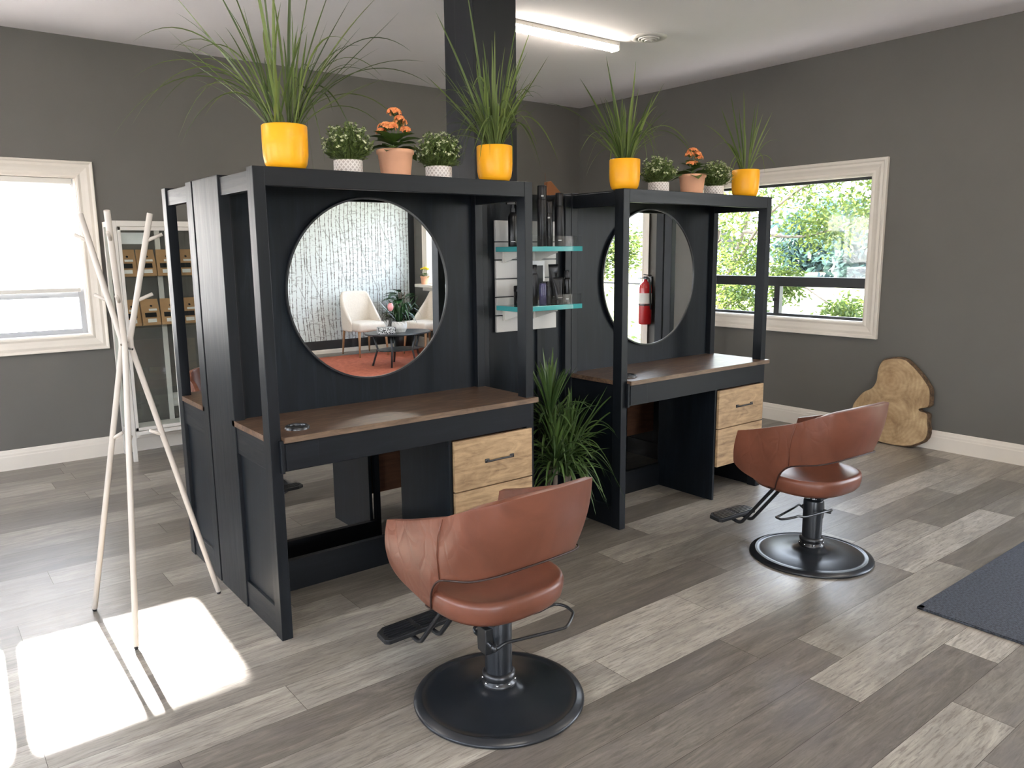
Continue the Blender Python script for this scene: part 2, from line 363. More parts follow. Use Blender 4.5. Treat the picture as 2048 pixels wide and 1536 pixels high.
def slice_mat():
    t = NT('log_slice_face'); tc_ = t.n('TexCoord'); v = tc_.outputs['Object']
    nz = t.n('TexNoise'); t.l(v, nz.inputs[0]); nz.inputs['Scale'].default_value = 3.5; nz.inputs['Detail'].default_value = 4
    dd = []
    for cpos in ((0, 0.03, 0.22), (0, 0.03, 0.52)):
        d = t.n('VectorMath', operation='DISTANCE'); t.l(v, d.inputs[0]); d.inputs[1].default_value = cpos; dd.append(d.outputs['Value'])
    dist = t.math('ADD', t.math('SMOOTH_MIN', dd[0], dd[1], 0.12), t.math('MULTIPLY', nz.outputs[0], 0.12))
    ring = t.math('SINE', t.math('MULTIPLY', dist, 210.0)); nb = t.noise(v, 7, 6, 0.65, 0.5)
    c = t.ramp(nb, [(0.3, srgb(136, 108, 76)), (0.5, srgb(178, 150, 112)), (0.7, srgb(204, 178, 138))])
    c = t.mix(t.math('MULTIPLY_ADD', ring, 0.1, 0.1), c, srgb(134, 98, 62)); sm = t.ramp(dist, [(0.06, (0.35,)*3), (0.17, (0, 0, 0))]); c = t.mix(sm, c, srgb(146, 106, 68)); t.base(c); t.set(Roughness=0.6); return t.m
SLICE = slice_mat()
def bark2():
    t = NT('rough_bark'); n = t.noise(t.coord((1, 1, 1)), 28, 6, 0.7); t.base(t.ramp(n, [(0.3, srgb(52, 40, 30)), (0.7, srgb(126, 100, 74))])); t.set(Roughness=0.95); t.bump(n, 0.9, 0.012); return t.m
BARK2 = bark2()
def potpat():
    t = NT('embossed_white_ceramic'); tc_ = t.n('TexCoord'); sp_ = t.n('SeparateXYZ'); t.l(tc_.outputs['Object'], sp_.inputs[0])
    an = t.math('MULTIPLY', t.math('ARCTAN2', sp_.outputs['Y'], sp_.outputs['X']), 10.0); z = t.math('MULTIPLY', sp_.outputs['Z'], 150.0)
    a = t.math('SINE', t.math('ADD', an, z)); b = t.math('SINE', t.math('SUBTRACT', an, z)); h = t.math('MAXIMUM', t.math('ABSOLUTE', a), t.math('ABSOLUTE', b))
    t.base(t.ramp(h, [(0.75, srgb(196, 184, 176)), (0.95, srgb(236, 228, 222))])); t.set(Roughness=0.35); t.bump(h, 0.5, 0.004); return t.m
EMB = potpat()
def ground_mat():
    t = NT('outdoor_ground'); tc_ = t.n('TexCoord'); n = t.noise(t.coord((1, 1, 1)), 1.3, 5, 0.7); n2 = t.noise(t.coord((0.05, 0.05, 1)), 1.0, 3)
    g = t.ramp(n, [(0.3, srgb(34, 52, 18)), (0.7, srgb(62, 72, 28))]); pale = t.ramp(n, [(0.3, srgb(82, 86, 40)), (0.7, srgb(100, 100, 56))])
    sp_ = t.n('SeparateXYZ'); t.l(tc_.outputs['Object'], sp_.inputs[0]); xx = t.math('ADD', sp_.outputs['X'], t.math('MULTIPLY', n2, 10))
    near = t.math('LESS_THAN', sp_.outputs['X'], 6.6); g = t.mix(near, g, srgb(150, 148, 145)); band = t.math('MULTIPLY', t.math('GREATER_THAN', xx, 17), t.math('LESS_THAN', xx, 44)); t.base(t.mix(band, g, pale)); t.set(Roughness=0.9); return t.m  # ground near the building greyed to bounce neutral light indoors
GROUND = ground_mat()

# ------------------------------------------------------------------ room shell
XL, XR, YF, YB, HC = -3.3, 5.218, -6.7, 3.817, 3.171
# floor: one mesh of planks; tone per plank
PW, PL, Y0 = 0.198, 1.275, 0.07
JX = {-7: -0.65, -6: 0.13, -5: -0.20, -4: -0.84, -3: 0.55, -2: 0.165, -1: 0.39, 0: 2.08, 1: 1.67, 2: 2.43, 3: 2.0, 4: 1.585, 5: 0.89, 6: 1.40, 7: 1.65, 8: 1.415, 9: 2.07, 10: 1.67, 11: 1.41,
      -17: -0.24, -16: -0.39, -15: 0.168, -13: 0.125, -11: 0.166}
TN = {(0, 2.09): .85, (0, 0.9): .22, (1, 1.7): .6, (1, .5): .25, (1, -.8): .45, (2, 1.2): .3, (2, 2.5): .3, (2, -.1): .75, (3, .8): .12, (3, 2.1): .25, (3, -.4): .2, (4, .4): .95, (4, 1.6): .7, (4, -.8): .45, (4, 2.9): .3,
      (5, -.3): .7, (5, .9): .85, (5, 2.2): .62, (5, 3.5): .15, (6, .2): .14, (6, 1.5): .2, (6, 2.7): .8, (6, 4.0): .3, (7, .4): .2, (7, 1.7): .55, (7, 3.0): .15,
      (8, .2): .12, (8, 1.5): .75, (8, 2.8): .4, (9, .9): .15, (9, 2.1): .95, (9, -.3): .3, (10, .5): .75, (10, 1.7): .3, (11, .2): .5, (11, 1.5): .2, (-1, .4): .25, (-1, -.8): .5, (-1, 1.7): .15, (-1, -.4): .6}
rng = random.Random(11)
bm = bmesh.new(); cl = bm.loops.layers.float_color.new('tone')
def fq(x0, x1, y0, y1, z, mi, col):
    f = bm.faces.new([bm.verts.new(p) for p in ((x0, y0, z), (x1, y0, z), (x1, y1, z), (x0, y1, z))]); f.material_index = mi
    for l_ in f.loops: l_[cl] = col
k0 = int((Y0-(YB+0.3))/PW)-1; k1 = int((Y0-YF)/PW)+2
for k in range(k0, k1):
    ya, yb = Y0-PW*(k+1), Y0-PW*k
    if ya > YB+0.15 or yb < YF-0.1: continue
    x = JX.get(k, rng.uniform(0, PL)); x -= PL*math.ceil((x-(XL-0.1))/PL)
    while x < XR+0.12:
        t_ = rng.choice([.1, .15, .25, .35, .5, .65, .8])
        for (kk, xs), tv in TN.items():
            if kk == k and x-0.02 <= xs < x+PL-0.05: t_ = tv
        a, b = max(x, XL-.12)+0.0008, min(x+PL, XR+.12)-0.0008
        if b > a: fq(a, b, max(ya, YF-.1)+0.0007, min(yb, YB+.15)-0.0007, 0, 0, (t_, rng.random(), 0, 1))
        x += PL
fq(XL-.15, XR+.15, YF-.15, YB+.15, -0.004, 1, (0, 0, 0, 1))
me = bpy.data.meshes.new('floor'); bm.to_mesh(me); bm.free(); me.materials.append(FLOOR); me.materials.append(GAP)
fl = link(bpy.data.objects.new('floor', me)); fl['kind'] = 'structure'
c = MB().box(XL-.15, XR+.15, YF-.15, YB+.15, HC, HC+.12).build('ceiling', CEIL); c['kind'] = 'structure'

T = 0.17
def wall_with_holes(name, axis, pos, out_, a0, a1, holes, mat=WALL):
    """axis 'x': wall plane x=pos, runs in y. out_: +1/-1 outward. holes (a0,a1,z0,z1)"""
    mb = MB(); p0, p1 = sorted((pos, pos+out_*T)); xs = sorted({a0, a1} | {h[0] for h in holes} | {h[1] for h in holes})
    for s, e in zip(xs[:-1], xs[1:]):
        hs = sorted([h for h in holes if h[0] <= s+1e-6 and h[1] >= e-1e-6], key=lambda h: h[2]); z = 0
        segs = []
        for h in hs: segs.append((z, h[2])); z = h[3]
        segs.append((z, HC))
        for za, zb in segs:
            if zb-za < 1e-4: continue
            if axis == 'x': mb.box(p0, p1, s, e, za, zb)
            else: mb.box(s, e, p0, p1, za, zb)
    bmesh.ops.remove_doubles(mb.bm, verts=mb.bm.verts, dist=1e-5)
    o = mb.build(name, mat); o['kind'] = 'structure'; return o
HB = [(-1.62, 0.05, 0.975, 2.158)]                                 # back wall window
HR = [(0.345, 2.07, 0.96, 2.16), (-3.6, -1.93, 0.30, 2.55), (-6.3, -4.4, 0.98, 2.35)]   # right wall
HL = [(-4.6, -2.6, 0.7, 2.5), (-1.6, 0.2, 0.9, 2.4), (1.2, 2.9, 0.9, 2.4)]
HF = [(-2.6, -0.2, 0.3, 2.5)]
wall_with_holes('wall_back', 'y', YB, 1, XL-T, XR+T, HB)
wall_with_holes('wall_right', 'x', XR, 1, YF, YB, HR)
wall_with_holes('wall_left', 'x', XL, -1, YF, YB, HL)
wall_with_holes('wall_front', 'y', YF, -1, XL-T, XR+T, HF)

def casing(mb, P, a0, a1, z0, z1, w=0.125, bottom=True):
    """picture-frame moulding; P(a,z,d) -> point, d = distance into the room"""
    prof = [(0, 0), (0, 0.018), (0.012, 0.022), (0.03, 0.016), (0.055, 0.020), (0.075, 0.026), (0.095, 0.022), (0.105, 0.032), (w-0.004, 0.034), (w, 0.030), (w, 0)]
    loops = []
    for (t_, d) in prof:
        loops.append([mb.bm.verts.new(P(a, z, d)) for a, z in ((a0-t_, z0-t_), (a1+t_, z0-t_), (a1+t_, z1+t_), (a0-t_, z1+t_))])
    for A, B in zip(loops[:-1], loops[1:]):
        for i in range(4):
            j = (i+1) % 4
            mb.bm.faces.new((A[i], A[j], B[j], B[i]))
def window(name, P, hole, fm, lowz=None, mull=(), rev=0.10, fw=0.035, casing_w=0.125, reveal=WHITE, sill=None, vert_top=()):
    """P(a,z,d): d>0 into the room, d<0 outward"""
    root = structure(name); a0, a1, z0, z1 = hole
    def bx(mb, aa, ab, za, zb, d0, d1):
        vs = [mb.bm.verts.new(P(a, z, d)) for a in (aa, ab) for z in (za, zb) for d in (d0, d1)]
        for q in ((0,1,3,2),(4,6,7,5),(0,4,5,1),(2,3,7,6),(0,2,6,4),(1,5,7,3)): mb.bm.faces.new([vs[i] for i in q])
    m = MB(); casing(m, P, a0, a1, z0, z1, casing_w); m.build('casing', WHITE, root)
    m = MB(); e = 0.006
    bx(m, a0, a0+e, z0+e, z1-e, -T, 0.002); bx(m, a1-e, a1, z0+e, z1-e, -T, 0.002); bx(m, a0, a1, z0, z0+e, -T, 0.002); bx(m, a0, a1, z1-e, z1, -T, 0.002)
    m.build('reveal', reveal, root)
    m = MB(); d0, d1 = -rev-0.04, -rev
    bx(m, a0, a0+fw, z0, z1, d0, d1); bx(m, a1-fw, a1, z0, z1, d0, d1); bx(m, a0+fw, a1-fw, z0, z0+fw, d0, d1); bx(m, a0+fw, a1-fw, z1-fw, z1, d0, d1)
    if lowz: bx(m, a0+fw, a1-fw, lowz[0], lowz[1], d0-0.01, d1+0.012)
    m.build('window_frame', fm, root, bevel=0.003)
    ztop0 = lowz[1] if lowz else z0+fw
    for (am, w) in mull:
        m = MB(); bx(m, am-w/2, am+w/2, z0+fw, lowz[0] if lowz else z1-fw, d0-0.005, d1+0.008); m.build('sash_stile', fm, root)
    for am in vert_top:
        m = MB(); bx(m, am-.03, am+.03, ztop0, z1-fw, d0-0.005, d1+0.008); m.build('mullion', fm, root)
    m = MB(); bx(m, a0+fw, a1-fw, ztop0, z1-fw, -rev-0.024, -rev-0.018); m.build('pane', PANE, root)
    if lowz:
        m = MB(); bx(m, a0+fw, a1-fw, z0+fw, lowz[0], -rev-0.024, -rev-0.018); m.build('pane', PANE, root)
    if sill:
        m = MB(); bx(m, a0-0.14, a1+0.14, z0-0.05, z0-0.005, 0, sill); m.build('sill', WHITE, root, bevel=0.008)
    return root
Pback = lambda a, z, d: (a, YB-d, z)
Pright = lambda a, z, d: (XR-d, a, z)
Pleft = lambda a, z, d: (XL+d, a, z)
Pfront = lambda a, z, d: (a, YF+d, z)
w1 = window('window_1', Pback, HB[0], GREYV, (1.262, 1.335), [(-0.72, 0.09)], 0.08, 0.045, 0.118, vert_top=(-0.72,))
w2 = window('window_2', Pright, HR[0], BLKF, (1.238, 1.325), [(1.215, 0.055)], 0.07, 0.03, 0.128)
window('window_3', Pright, HR[1], GREYV, (1.205, 1.225), [], 0.08, 0.03, 0.07)
window('window_4', Pright, HR[2], BLKF, (1.40, 1.45), [(-5.3, 0.05)], 0.09, 0.04, 0.11, sill=0.16)
window('window_5', Pleft, HL[0], GREYV, None, [(-3.6, 0.06)]); window('window_6', Pleft, HL[1], GREYV, (1.3, 1.36), [(-0.7, .06)]); window('window_7', Pleft, HL[2], GREYV, (1.3, 1.36), [(2.05, .06)])
window('added_window_8', Pfront, HF[0], GREYV, None, [(-1.4, 0.06)])  # front window added out of view to bring in daylight
# handle and latch bits of window_2
m = MB(); m.box(XR+0.045, XR+0.075, 1.22, 1.245, 1.10, 1.13); m.build('latch', BLKF, w2)
# blind on window 1
bl = thing('window_blind', 'white horizontal blind pulled down over the upper pane of the left window', 'blind', (-0.785, YB+0.035, 0))
mb = MB(); z = 1.345
while z < 2.11:
    mt = Matrix.Translation((0, 0, z)) @ Matrix.Rotation(radians(76), 4, 'X'); mb.box(-0.77, 0.80, -0.0135, 0.0135, -0.0006, 0.0006, mt); z += 0.0215
mb.build('slat', BLIND, bl)['kind'] = 'stuff'
MB().box(-0.77, 0.80, -0.014, 0.014, 1.305, 1.335).build('bottom_rail', WHITEM, bl, bevel=0.003)
MB().box(-0.78, 0.81, -0.02, 0.02, 2.11, 2.15).build('head_rail', WHITEM, bl, bevel=0.003)

def baseboard(name, segs, h=0.152):
    prof = [(0, 0), (0.016, 0), (0.016, h*.66), (0.013, h*.71), (0.013, h*.80), (0.009, h*.86), (0.006, h*.97), (0, h)]
    mb = MB()
    for (p, q, nx, ny) in segs:
        rings = []
        for pt in (p, q): rings.append([mb.bm.verts.new((pt[0]+nx*d, pt[1]+ny*d, z)) for d, z in prof])
        for i in range(len(prof)-1): mb.bm.faces.new((rings[0][i], rings[1][i], rings[1][i+1], rings[0][i+1]))
    o = mb.build(name, WHITE); o['kind'] = 'structure'; return o
baseboard('baseboard_back', [((XL, YB), (XR, YB), 0, -1)])
baseboard('baseboard_right', [((XR, YF), (XR, YB), -1, 0)])
baseboard('baseboard_left', [((XL, YF), (XL, YB), 1, 0)])
baseboard('baseboard_front', [((-0.1, YF), (XR, YF), 0, 1)], 0.06)
# front wall: birch wallpaper over a dark dado
o = MB().box(1.2, XR-0.10, YF+0.0005, YF+0.004, 0.19, 2.32).build('trim_4', BIRCH); o['kind'] = 'structure'
o = MB().box(1.2, XR, YF+0.0005, YF+0.006, 0.06, 0.19).build('trim_2', BLKF); o['kind'] = 'structure'
o = MB().box(XR-0.10, XR-0.0005, YF+0.0005, YF+0.012, 0.152, HC).build('trim_1', BLKF); o['kind'] = 'structure'
o = MB().box(1.2, XR-0.10, YF+0.0005, YF+0.02, 2.32, 2.42).build('trim_3', WHITE); o['kind'] = 'structure'

# outdoors
g = MB(); g.quad([(-60, -60, -0.35), (90, -60, -0.35), (90, 90, -0.35), (-60, 90, -0.35)]); o = g.build('ground', GROUND); o['kind'] = 'structure'

# ------------------------------------------------------------------ ceiling fixtures
def tube_light(loc, label, group=None, length=1.12):
    t = thing('tube_light', label, 'ceiling light', loc, 0, group)
    m = MB(); m.box(-length/2, length/2, -0.045, 0.045, -0.03, 0.0); m.build('housing', WHITEM, t, bevel=0.004)
    m = MB(); m.box(-length/2+0.01, length/2-0.01, -0.036, 0.036, -0.064, -0.03); m.build('diffuser', TUBE, t, bevel=0.018, seg=3)
    for e_ in (-length/2-0.004, length/2-0.01): MB().box(e_, e_+0.014, -0.043, 0.043, -0.066, 0).build('end_cap', WHITEM, t, bevel=0.004)
    return t
TL = tube_light((2.97, 1.60, HC), 'lit white tube light on the ceiling just right of the dark column')
for (x, y) in ((0.3, -1.9), (3.6, -1.9), (-1.6, 1.4), (0.3, -5.0), (3.6, -4.6)):  # extra unseen tubes, added to lift the light in the room
    t_ = copy_tree(TL); t_.location = (x, y, HC); t_['label'] = 'white tube light added on the ceiling out of view to brighten the room'; t_['group'] = 'added tube lights out of view'
v = thing('ceiling_vent', 'round white air vent in the ceiling beside the tube light', 'vent', (3.61, 1.33, HC))
MB().lathe([(0.138, 0), (0.134, -0.008), (0.11, -0.015), (0.088, -0.011), (0.086, 0)], 36).build('flange', WHITEM, v, smooth=True)
m = MB()
for r0, dz in ((0.078, -0.016), (0.056, -0.022), (0.030, -0.028)): m.lathe([(r0, -0.002), (r0+0.004, dz), (r0-0.008, dz-0.003), (r0-0.012, -0.004)], 36)
m.build('louver_rings', WHITEM, v, smooth=True)
MB().lathe([(0.0, -0.001), (0.086, -0.001)], 24).build('duct_opening', BLKF, v)

# ------------------------------------------------------------------ column
col = thing('wood_column', 'thick dark stained wooden column rising to the ceiling behind the left station', 'column', (1.381, 0.50, 0))
MB().box(0, 0.277, 0, 0.275, 0, HC-0.001).build('post', WBZ, col, bevel=0.004)
MB().box(-0.008, 0.0, 0.0, 0.16, 0, HC-0.001).build('facing_board', WBZ, col, bevel=0.002)

# ------------------------------------------------------------------ styling stations
SW, SD, SH = 1.35, 1.267, 1.90
def make_station(name_label, x, y):
    s = thing('styling_station', name_label, 'salon station', (x, y, 0))
    w, d = 0.047, 0.066
    for (px, py) in ((0, 0), (SW-w, 0), (0, SD-d), (SW-w, SD-d)):
        MB().box(px, px+w, py, py+d, 0, SH).build('post', WBZ, s, bevel=0.0025)
    # front / rear fascias and side beams
    for y0 in (0.001, SD-0.041): MB().box(w, SW-w, y0, y0+0.04, SH-0.07, SH).build('fascia', WBX, s, bevel=0.002)
    for xx in (0.008, SW-0.044):
        for (ya, yb) in ((d, 0.41), (0.86, SD-d)): MB().box(xx, xx+0.036, ya, yb, SH-0.085, SH-0.012).build('side_beam', WBY, s, bevel=0.002)
    MB().box(0.044, SW-0.044, 0.041, 0.44, SH-0.03, SH-0.002).build('top_panel', BPAN, s)
    MB().box(0.044, SW-0.044, 0.83, SD-0.041, SH-0.03, SH-0.002).build('top_panel', BPAN, s)
    # core end boards
    for xx in (0, SW-w):
        MB().box(xx, xx+w, 0.408, 0.753, 0, SH).build('end_board', WBZ, s, bevel=0.0025)
        MB().box(xx+(0.0 if xx == 0 else 0), xx+w, 0.772, 0.86, 0, SH).build('end_stud', WBZ, s, bevel=0.0025)
    # wall panels of the core (above the worktop)
    MB().box(w, SW-w, 0.44, 0.455, 0.70, SH-0.03).build('back_panel', BPAN, s)
    MB().box(w, SW-w, 0.815, 0.83, 0.70, SH-0.03).build('back_panel', BPAN, s)
    MB().box(w, SW-w, 0.455, 0.815, SH-0.03, SH-0.002).build('core_cap', BPAN, s)
    # edge strips
    MB().box(w, w+0.012, 0.425, 0.44, 0.86, SH-0.03).build('edge_strip', WBZ, s)
    # kick boards
    MB().box(w, SW-w, 0.44, 0.474, 0, 0.15).build('kick_board', WBX, s, bevel=0.002)
    MB().box(w, 0.872, 0.796, 0.83, 0, 0.105).build('kick_board', WBX, s, bevel=0.002)
    MB().box(0.872, 0.90, 0.80, 0.83, 0.0, 0.70).build('core_stud', WBZ, s)
    for side in (0, 1):
        F = (lambda yy: yy) if side == 0 else (lambda yy: SD-yy)
        def bx(mb, x0, x1, y0, y1, z0, z1):
            a, b = sorted((F(y0), F(y1))); mb.box(x0, x1, a, b, z0, z1); return mb
        ct = MB(); bx(ct, 0.0, SW, d+0.001, 0.4395 if side == 0 else 0.4365, 0.836, 0.86); bx(ct, w+0.001, SW-w-0.001, -0.028, d+0.001, 0.836, 0.86); bx(ct, SW-w-0.001, SW+0.008, -0.028, -0.001, 0.836, 0.86)
        co = ct.build('worktop', COUNTER, s)
        e = MB(); bx(e, w+0.003, SW+0.008, -0.0295, -0.028, 0.836, 0.858); e.build('edge_band', COUNTERE, co)
        ap = MB(); bx(ap, w+0.002, SW-0.022, -0.012, 0.012, 0.716, 0.835); ap.build('apron', WBX, s, bevel=0.002)
        pb = MB(); bx(pb, w+0.010, 0.195, -0.018, -0.012, 0.722, 0.83); pb.build('apron_block', WBX, s, bevel=0.0015)
        cb = MB(); bx(cb, w-0.012, w+0.002, -0.02, 0.0, 0.71, 0.845); cb.build('corner_block', WBZ, s, bevel=0.002)
        for xx in (0.006, SW-0.03):
            ra = MB(); bx(ra, xx, xx+0.024, d, 0.408, 0.716, 0.835); ra.build('side_rail', WBY, s, bevel=0.002)
            pn = MB(); bx(pn, xx+0.012, xx+0.02, d, 0.408, 0.0, 0.716); pn.build('side_panel', BPAN, s)
            rb = MB(); bx(rb, xx, xx+0.024, d, 0.408, 0.0, 0.125); rb.build('side_rail', WBY, s, bevel=0.002)
        # dryer ring set into the worktop
        gr = MB(); gr.lathe([(0.038, 0.0), (0.038, 0.010), (0.041, 0.014), (0.047, 0.013), (0.051, 0.008), (0.052, 0.0)], 36, c=(0.157, F(0.10), 0.860)); g1 = gr.build('dryer_ring', CHROME if side else BLKM, s, smooth=True)
        MB().lathe([(0, 0.0012), (0.038, 0.0012)], 24, c=(0.157, F(0.10), 0.860)).build('ring_opening', RUBBER, g1)
        # drawer unit
        dv = MB(); bx(dv, 0.838, 0.856, 0.001, 0.455, 0.0, 0.716); dv.build('unit_panel', BPAN, s, bevel=0.0015)
        db = MB(); bx(db, 0.875, 1.30, 0.03, 0.36, 0.225, 0.70); db.build('drawer_box', BROWNBOX, s)
        for (z0, z1) in ((0.463, 0.706), (0.216, 0.457)):
            dr = MB(); bx(dr, 0.86, 1.326, -0.015, 0.003, z0, z1); do = dr.build('drawer', DRAWER, s, bevel=0.0015)
            zc = z0+0.125; h = MB(); yh = F(-0.040)
            h.tube(smooth_curve([(1.045, F(-0.016), zc-0.004), (1.055, F(-0.032), zc), (1.075, yh, zc+0.003), (1.12, yh, zc+0.004), (1.165, yh, zc+0.003), (1.185, F(-0.032), zc), (1.195, F(-0.016), zc-0.004)], 4), 0.0048, 8)
            for hx in (1.045, 1.195): h.box(hx-0.011, hx+0.011, min(F(-0.021), F(-0.015)), max(F(-0.021), F(-0.015)), zc-0.009, zc+0.009)
            h.build('handle', BLKM, do, smooth=True)
        if side == 0:
            bk = MB(); bx(bk, 0.856, SW-w, 0.36, 0.375, 0.0, 0.225); bk.build('kick_board', WBX, s)
    return s
S1 = make_station('near black wooden salon station at left with round mirror and brown worktop', 0.0, 0.0)
S2 = copy_tree(S1); S2.location = (1.998, 0.022, 0); S2['label'] = 'far black wooden salon station beside the right window with grey brown worktop'
S1['group'] = S2['group'] = 'black styling stations'

# middle bay between the stations
mid = thing('divider_wall', 'dark recessed wooden panel wall between the two black stations', 'partition', (1.352, 0.46, 0))
MB().box(0, 0.644, 0, 0.016, 0.0, 1.885).build('panel', BPAN, mid)
MB().box(0, 0.644, 0.30, 0.316, 0.0, 1.885).build('panel', BPAN, mid)
MB().box(0.31, 0.644, 0.017, 0.299, 1.86, 1.885).build('top_cap', WBX, mid)
for x_ in (0.0, 0.598): MB().box(x_, x_+0.046, -0.03, -0.001, 0.0, 1.885).build('stud', WBZ, mid, bevel=0.002)
MB().box(0.40, 0.425, -0.012, -0.001, 0.0, 1.14).build('batten', WBZ, mid)

# round mirrors
def round_mirror(label, cx, cy_, cz, tilt, r=0.425):
    t = thing('round_mirror', label, 'mirror', (cx, cy_, cz)); t.rotation_euler = (tilt, 0, 0)
    rot = Matrix.Rotation(radians(90), 4, 'X')
    MB().lathe([(0, 0.001), (r-0.004, 0.001)], 96, m=rot).build('mirror_glass', MIRROR, t)
    MB().lathe([(r-0.004, 0.0), (r-0.004, 0.006), (r+0.004, 0.006), (r+0.004, -0.012), (0, -0.012)], 96, m=rot).build('frame', BLKM, t)
    return t
round_mirror('large round black rimmed mirror on the near station reflecting a pale armchair', 0.700, 0.4215, 1.403, radians(0.56)).__setitem__('group', 'round mirrors')
round_mirror('large round black rimmed mirror on the far station reflecting a red extinguisher', 2.69, 0.443, 1.402, 0).__setitem__('group', 'round mirrors')

# ------------------------------------------------------------------ product display
sw_ = thing('slatwall_panel', 'pale slatwall panel fixed between the stations carrying two teal shelves', 'display panel', (1.455, 0.459, 1.14))
m = MB(); m.box(0, 0.43, -0.008, -0.001, 0, 0.60); m.build('backing', BLKF, sw_)
for z0, z1 in ((0, 0.088), (0.094, 0.188), (0.194, 0.286), (0.292, 0.388), (0.394, 0.484), (0.490, 0.600)):
    MB().box(0, 0.43, -0.022, -0.008, z0, z1).build('slat', SLAT, sw_, bevel=0.002)
def display_shelf(z, label):
    s = thing('glass_shelf', label, 'shelf', (1.452, 0.435, z), 0, 'teal display shelves')
    MB().box(0, 0.435, -0.215, 0.0, -0.026, 0.0).build('shelf_board', TEAL, s, bevel=0.002)
    for bx_ in (0.055, 0.27):
        m = MB(); mm = Matrix.Translation((bx_+0.002, 0, 0)) @ Matrix.Rotation(radians(90), 4, 'Y') @ Matrix.Rotation(radians(90), 4, 'Z')
        a = [(0.0, -0.0265), (-0.19, -0.0265), (-0.19, -0.034), (0.0, -0.085)]
        v0 = [m.bm.verts.new((bx_, y, z_)) for y, z_ in a]; v1 = [m.bm.verts.new((bx_+0.004, y, z_)) for y, z_ in a]
        m.bm.faces.new(v0); m.bm.faces.new(list(reversed(v1)))
        for i in range(4): m.bm.faces.new((v0[i], v0[(i+1) % 4], v1[(i+1) % 4], v1[i]))
        m.box(bx_-0.012, bx_+0.016, -0.006, 0.0, -0.085, -0.0265)
        m.build('bracket', WHITEM, s)
    MB().box(0.004, 0.431, -0.213, -0.210, 0.0, 0.055).build('front_lip', ACRYL, s)
    return s
display_shelf(1.60, 'upper teal glass shelf holding tall black spray cans')
display_shelf(1.288, 'lower teal glass shelf holding short black tubes and bottles')
def bottle(name, label, cat, x, y, z, prof, mat, cap=None, capmat=None, extra=None, group='products on the upper teal shelf', lab=None):
    t = thing(name, label, cat, (x, y, z), 0, group)
    b = MB().lathe(prof, 28).build('body', mat, t, smooth=True)
    if cap: MB().lathe(cap, 28).build('cap', capmat or BOTTLE2, t, smooth=True)
    if lab:
        r, z0, z1, w = lab
        m = MB(); n = 6; a0 = radians(-125)
        rows = [[m.bm.verts.new(((r+.0006)*cos(a0+(i/n-.5)*w), (r+.0006)*sin(a0+(i/n-.5)*w), zz)) for i in range(n+1)] for zz in (z0, z1)]
        for i in range(n): m.bm.faces.new((rows[0][i], rows[0][i+1], rows[1][i+1], rows[1][i]))
        m.build('printed_label', SILVER, t, smooth=True)
    if extra: extra(t)
    return t
def canprof(r, h, sh=0.012): return [(0, 0), (r*0.93, 0), (r, 0.004), (r, h-sh), (r*0.9, h-sh*0.4), (r*0.72, h), (0, h)]
def capprof(r, z0, z1): return [(r, z0), (r, z1-0.004), (r-0.003, z1), (0, z1)]
Zu, Zl = 1.6004, 1.2884
def pump_top(t):
    m = MB(); m.lathe([(0.007, 0.196), (0.007, 0.222)], 12); m.box(-0.04, 0.014, -0.007, 0.007, 0.217, 0.228); m.lathe([(0.012, 0.178), (0.012, 0.2), (0.007, 0.2)], 16); m.build('pump', BOTTLE2, t, bevel=0.002)
bottle('pump_bottle', 'black pump bottle at the left end of the upper teal shelf', 'bottle', 1.50, 0.345, Zu, [(0, 0), (0.024, 0), (0.025, 0.004), (0.025, 0.155), (0.012, 0.178), (0, 0.178)], BOTTLE, extra=pump_top, lab=(0.025, 0.025, 0.028, 0.9))
bottle('spray_can', 'slim black spray can beside the pump bottle on the upper teal shelf', 'spray can', 1.553, 0.36, Zu, canprof(0.021, 0.19), BOTTLE2, capprof(0.0215, 0.185, 0.245), BOTTLE, lab=(0.0215, 0.178, 0.184, 1.2))
bottle('spray_can', 'tallest black spray can with wide cap on the upper teal shelf', 'spray can', 1.69, 0.33, Zu, canprof(0.0265, 0.255), BOTTLE2, capprof(0.025, 0.25, 0.322), BOTTLE2, lab=(0.0262, 0.262, 0.27, 0.5))
bottle('spray_can', 'shorter plain black can between two taller cans on the upper teal shelf', 'spray can', 1.748, 0.345, Zu, canprof(0.0245, 0.185), BOTTLE, capprof(0.0245, 0.18, 0.24), BOTTLE2, lab=(0.0247, 0.15, 0.158, 0.5))
bottle('spray_can', 'rightmost black spray can with stepped cap on the upper teal shelf', 'spray can', 1.815, 0.33, Zu, canprof(0.0265, 0.222), BOTTLE2, capprof(0.0225, 0.218, 0.288), BOTTLE2, lab=(0.0268, 0.03, 0.036, 0.7))
gl_ = 'products on the lower teal shelf'
bottle('square_jar', 'black jar at the left end of the lower teal shelf', 'jar', 1.543, 0.34, Zl, [(0, 0), (0.034, 0), (0.035, 0.004), (0.035, 0.075), (0, 0.075)], BOTTLE, capprof(0.036, 0.075, 0.106), BOTTLE, group=gl_)
bottle('small_bottle', 'dark purple bottle on the lower teal shelf', 'bottle', 1.66, 0.29, Zl, canprof(0.02, 0.118, 0.01), PURPLE, capprof(0.017, 0.116, 0.125), BOTTLE, group=gl_)
bottle('small_bottle', 'narrow black bottle right of the purple bottle on the lower teal shelf', 'bottle', 1.703, 0.30, Zl, canprof(0.018, 0.10, 0.01), BOTTLE2, capprof(0.015, 0.098, 0.124), BOTTLE, group=gl_)
bottle('small_bottle', 'tall dark bottle behind the purple bottle on the lower teal shelf', 'bottle', 1.655, 0.36, Zl, canprof(0.022, 0.17, 0.012), BOTTLE2, capprof(0.018, 0.168, 0.215), BOTTLE, group=gl_)
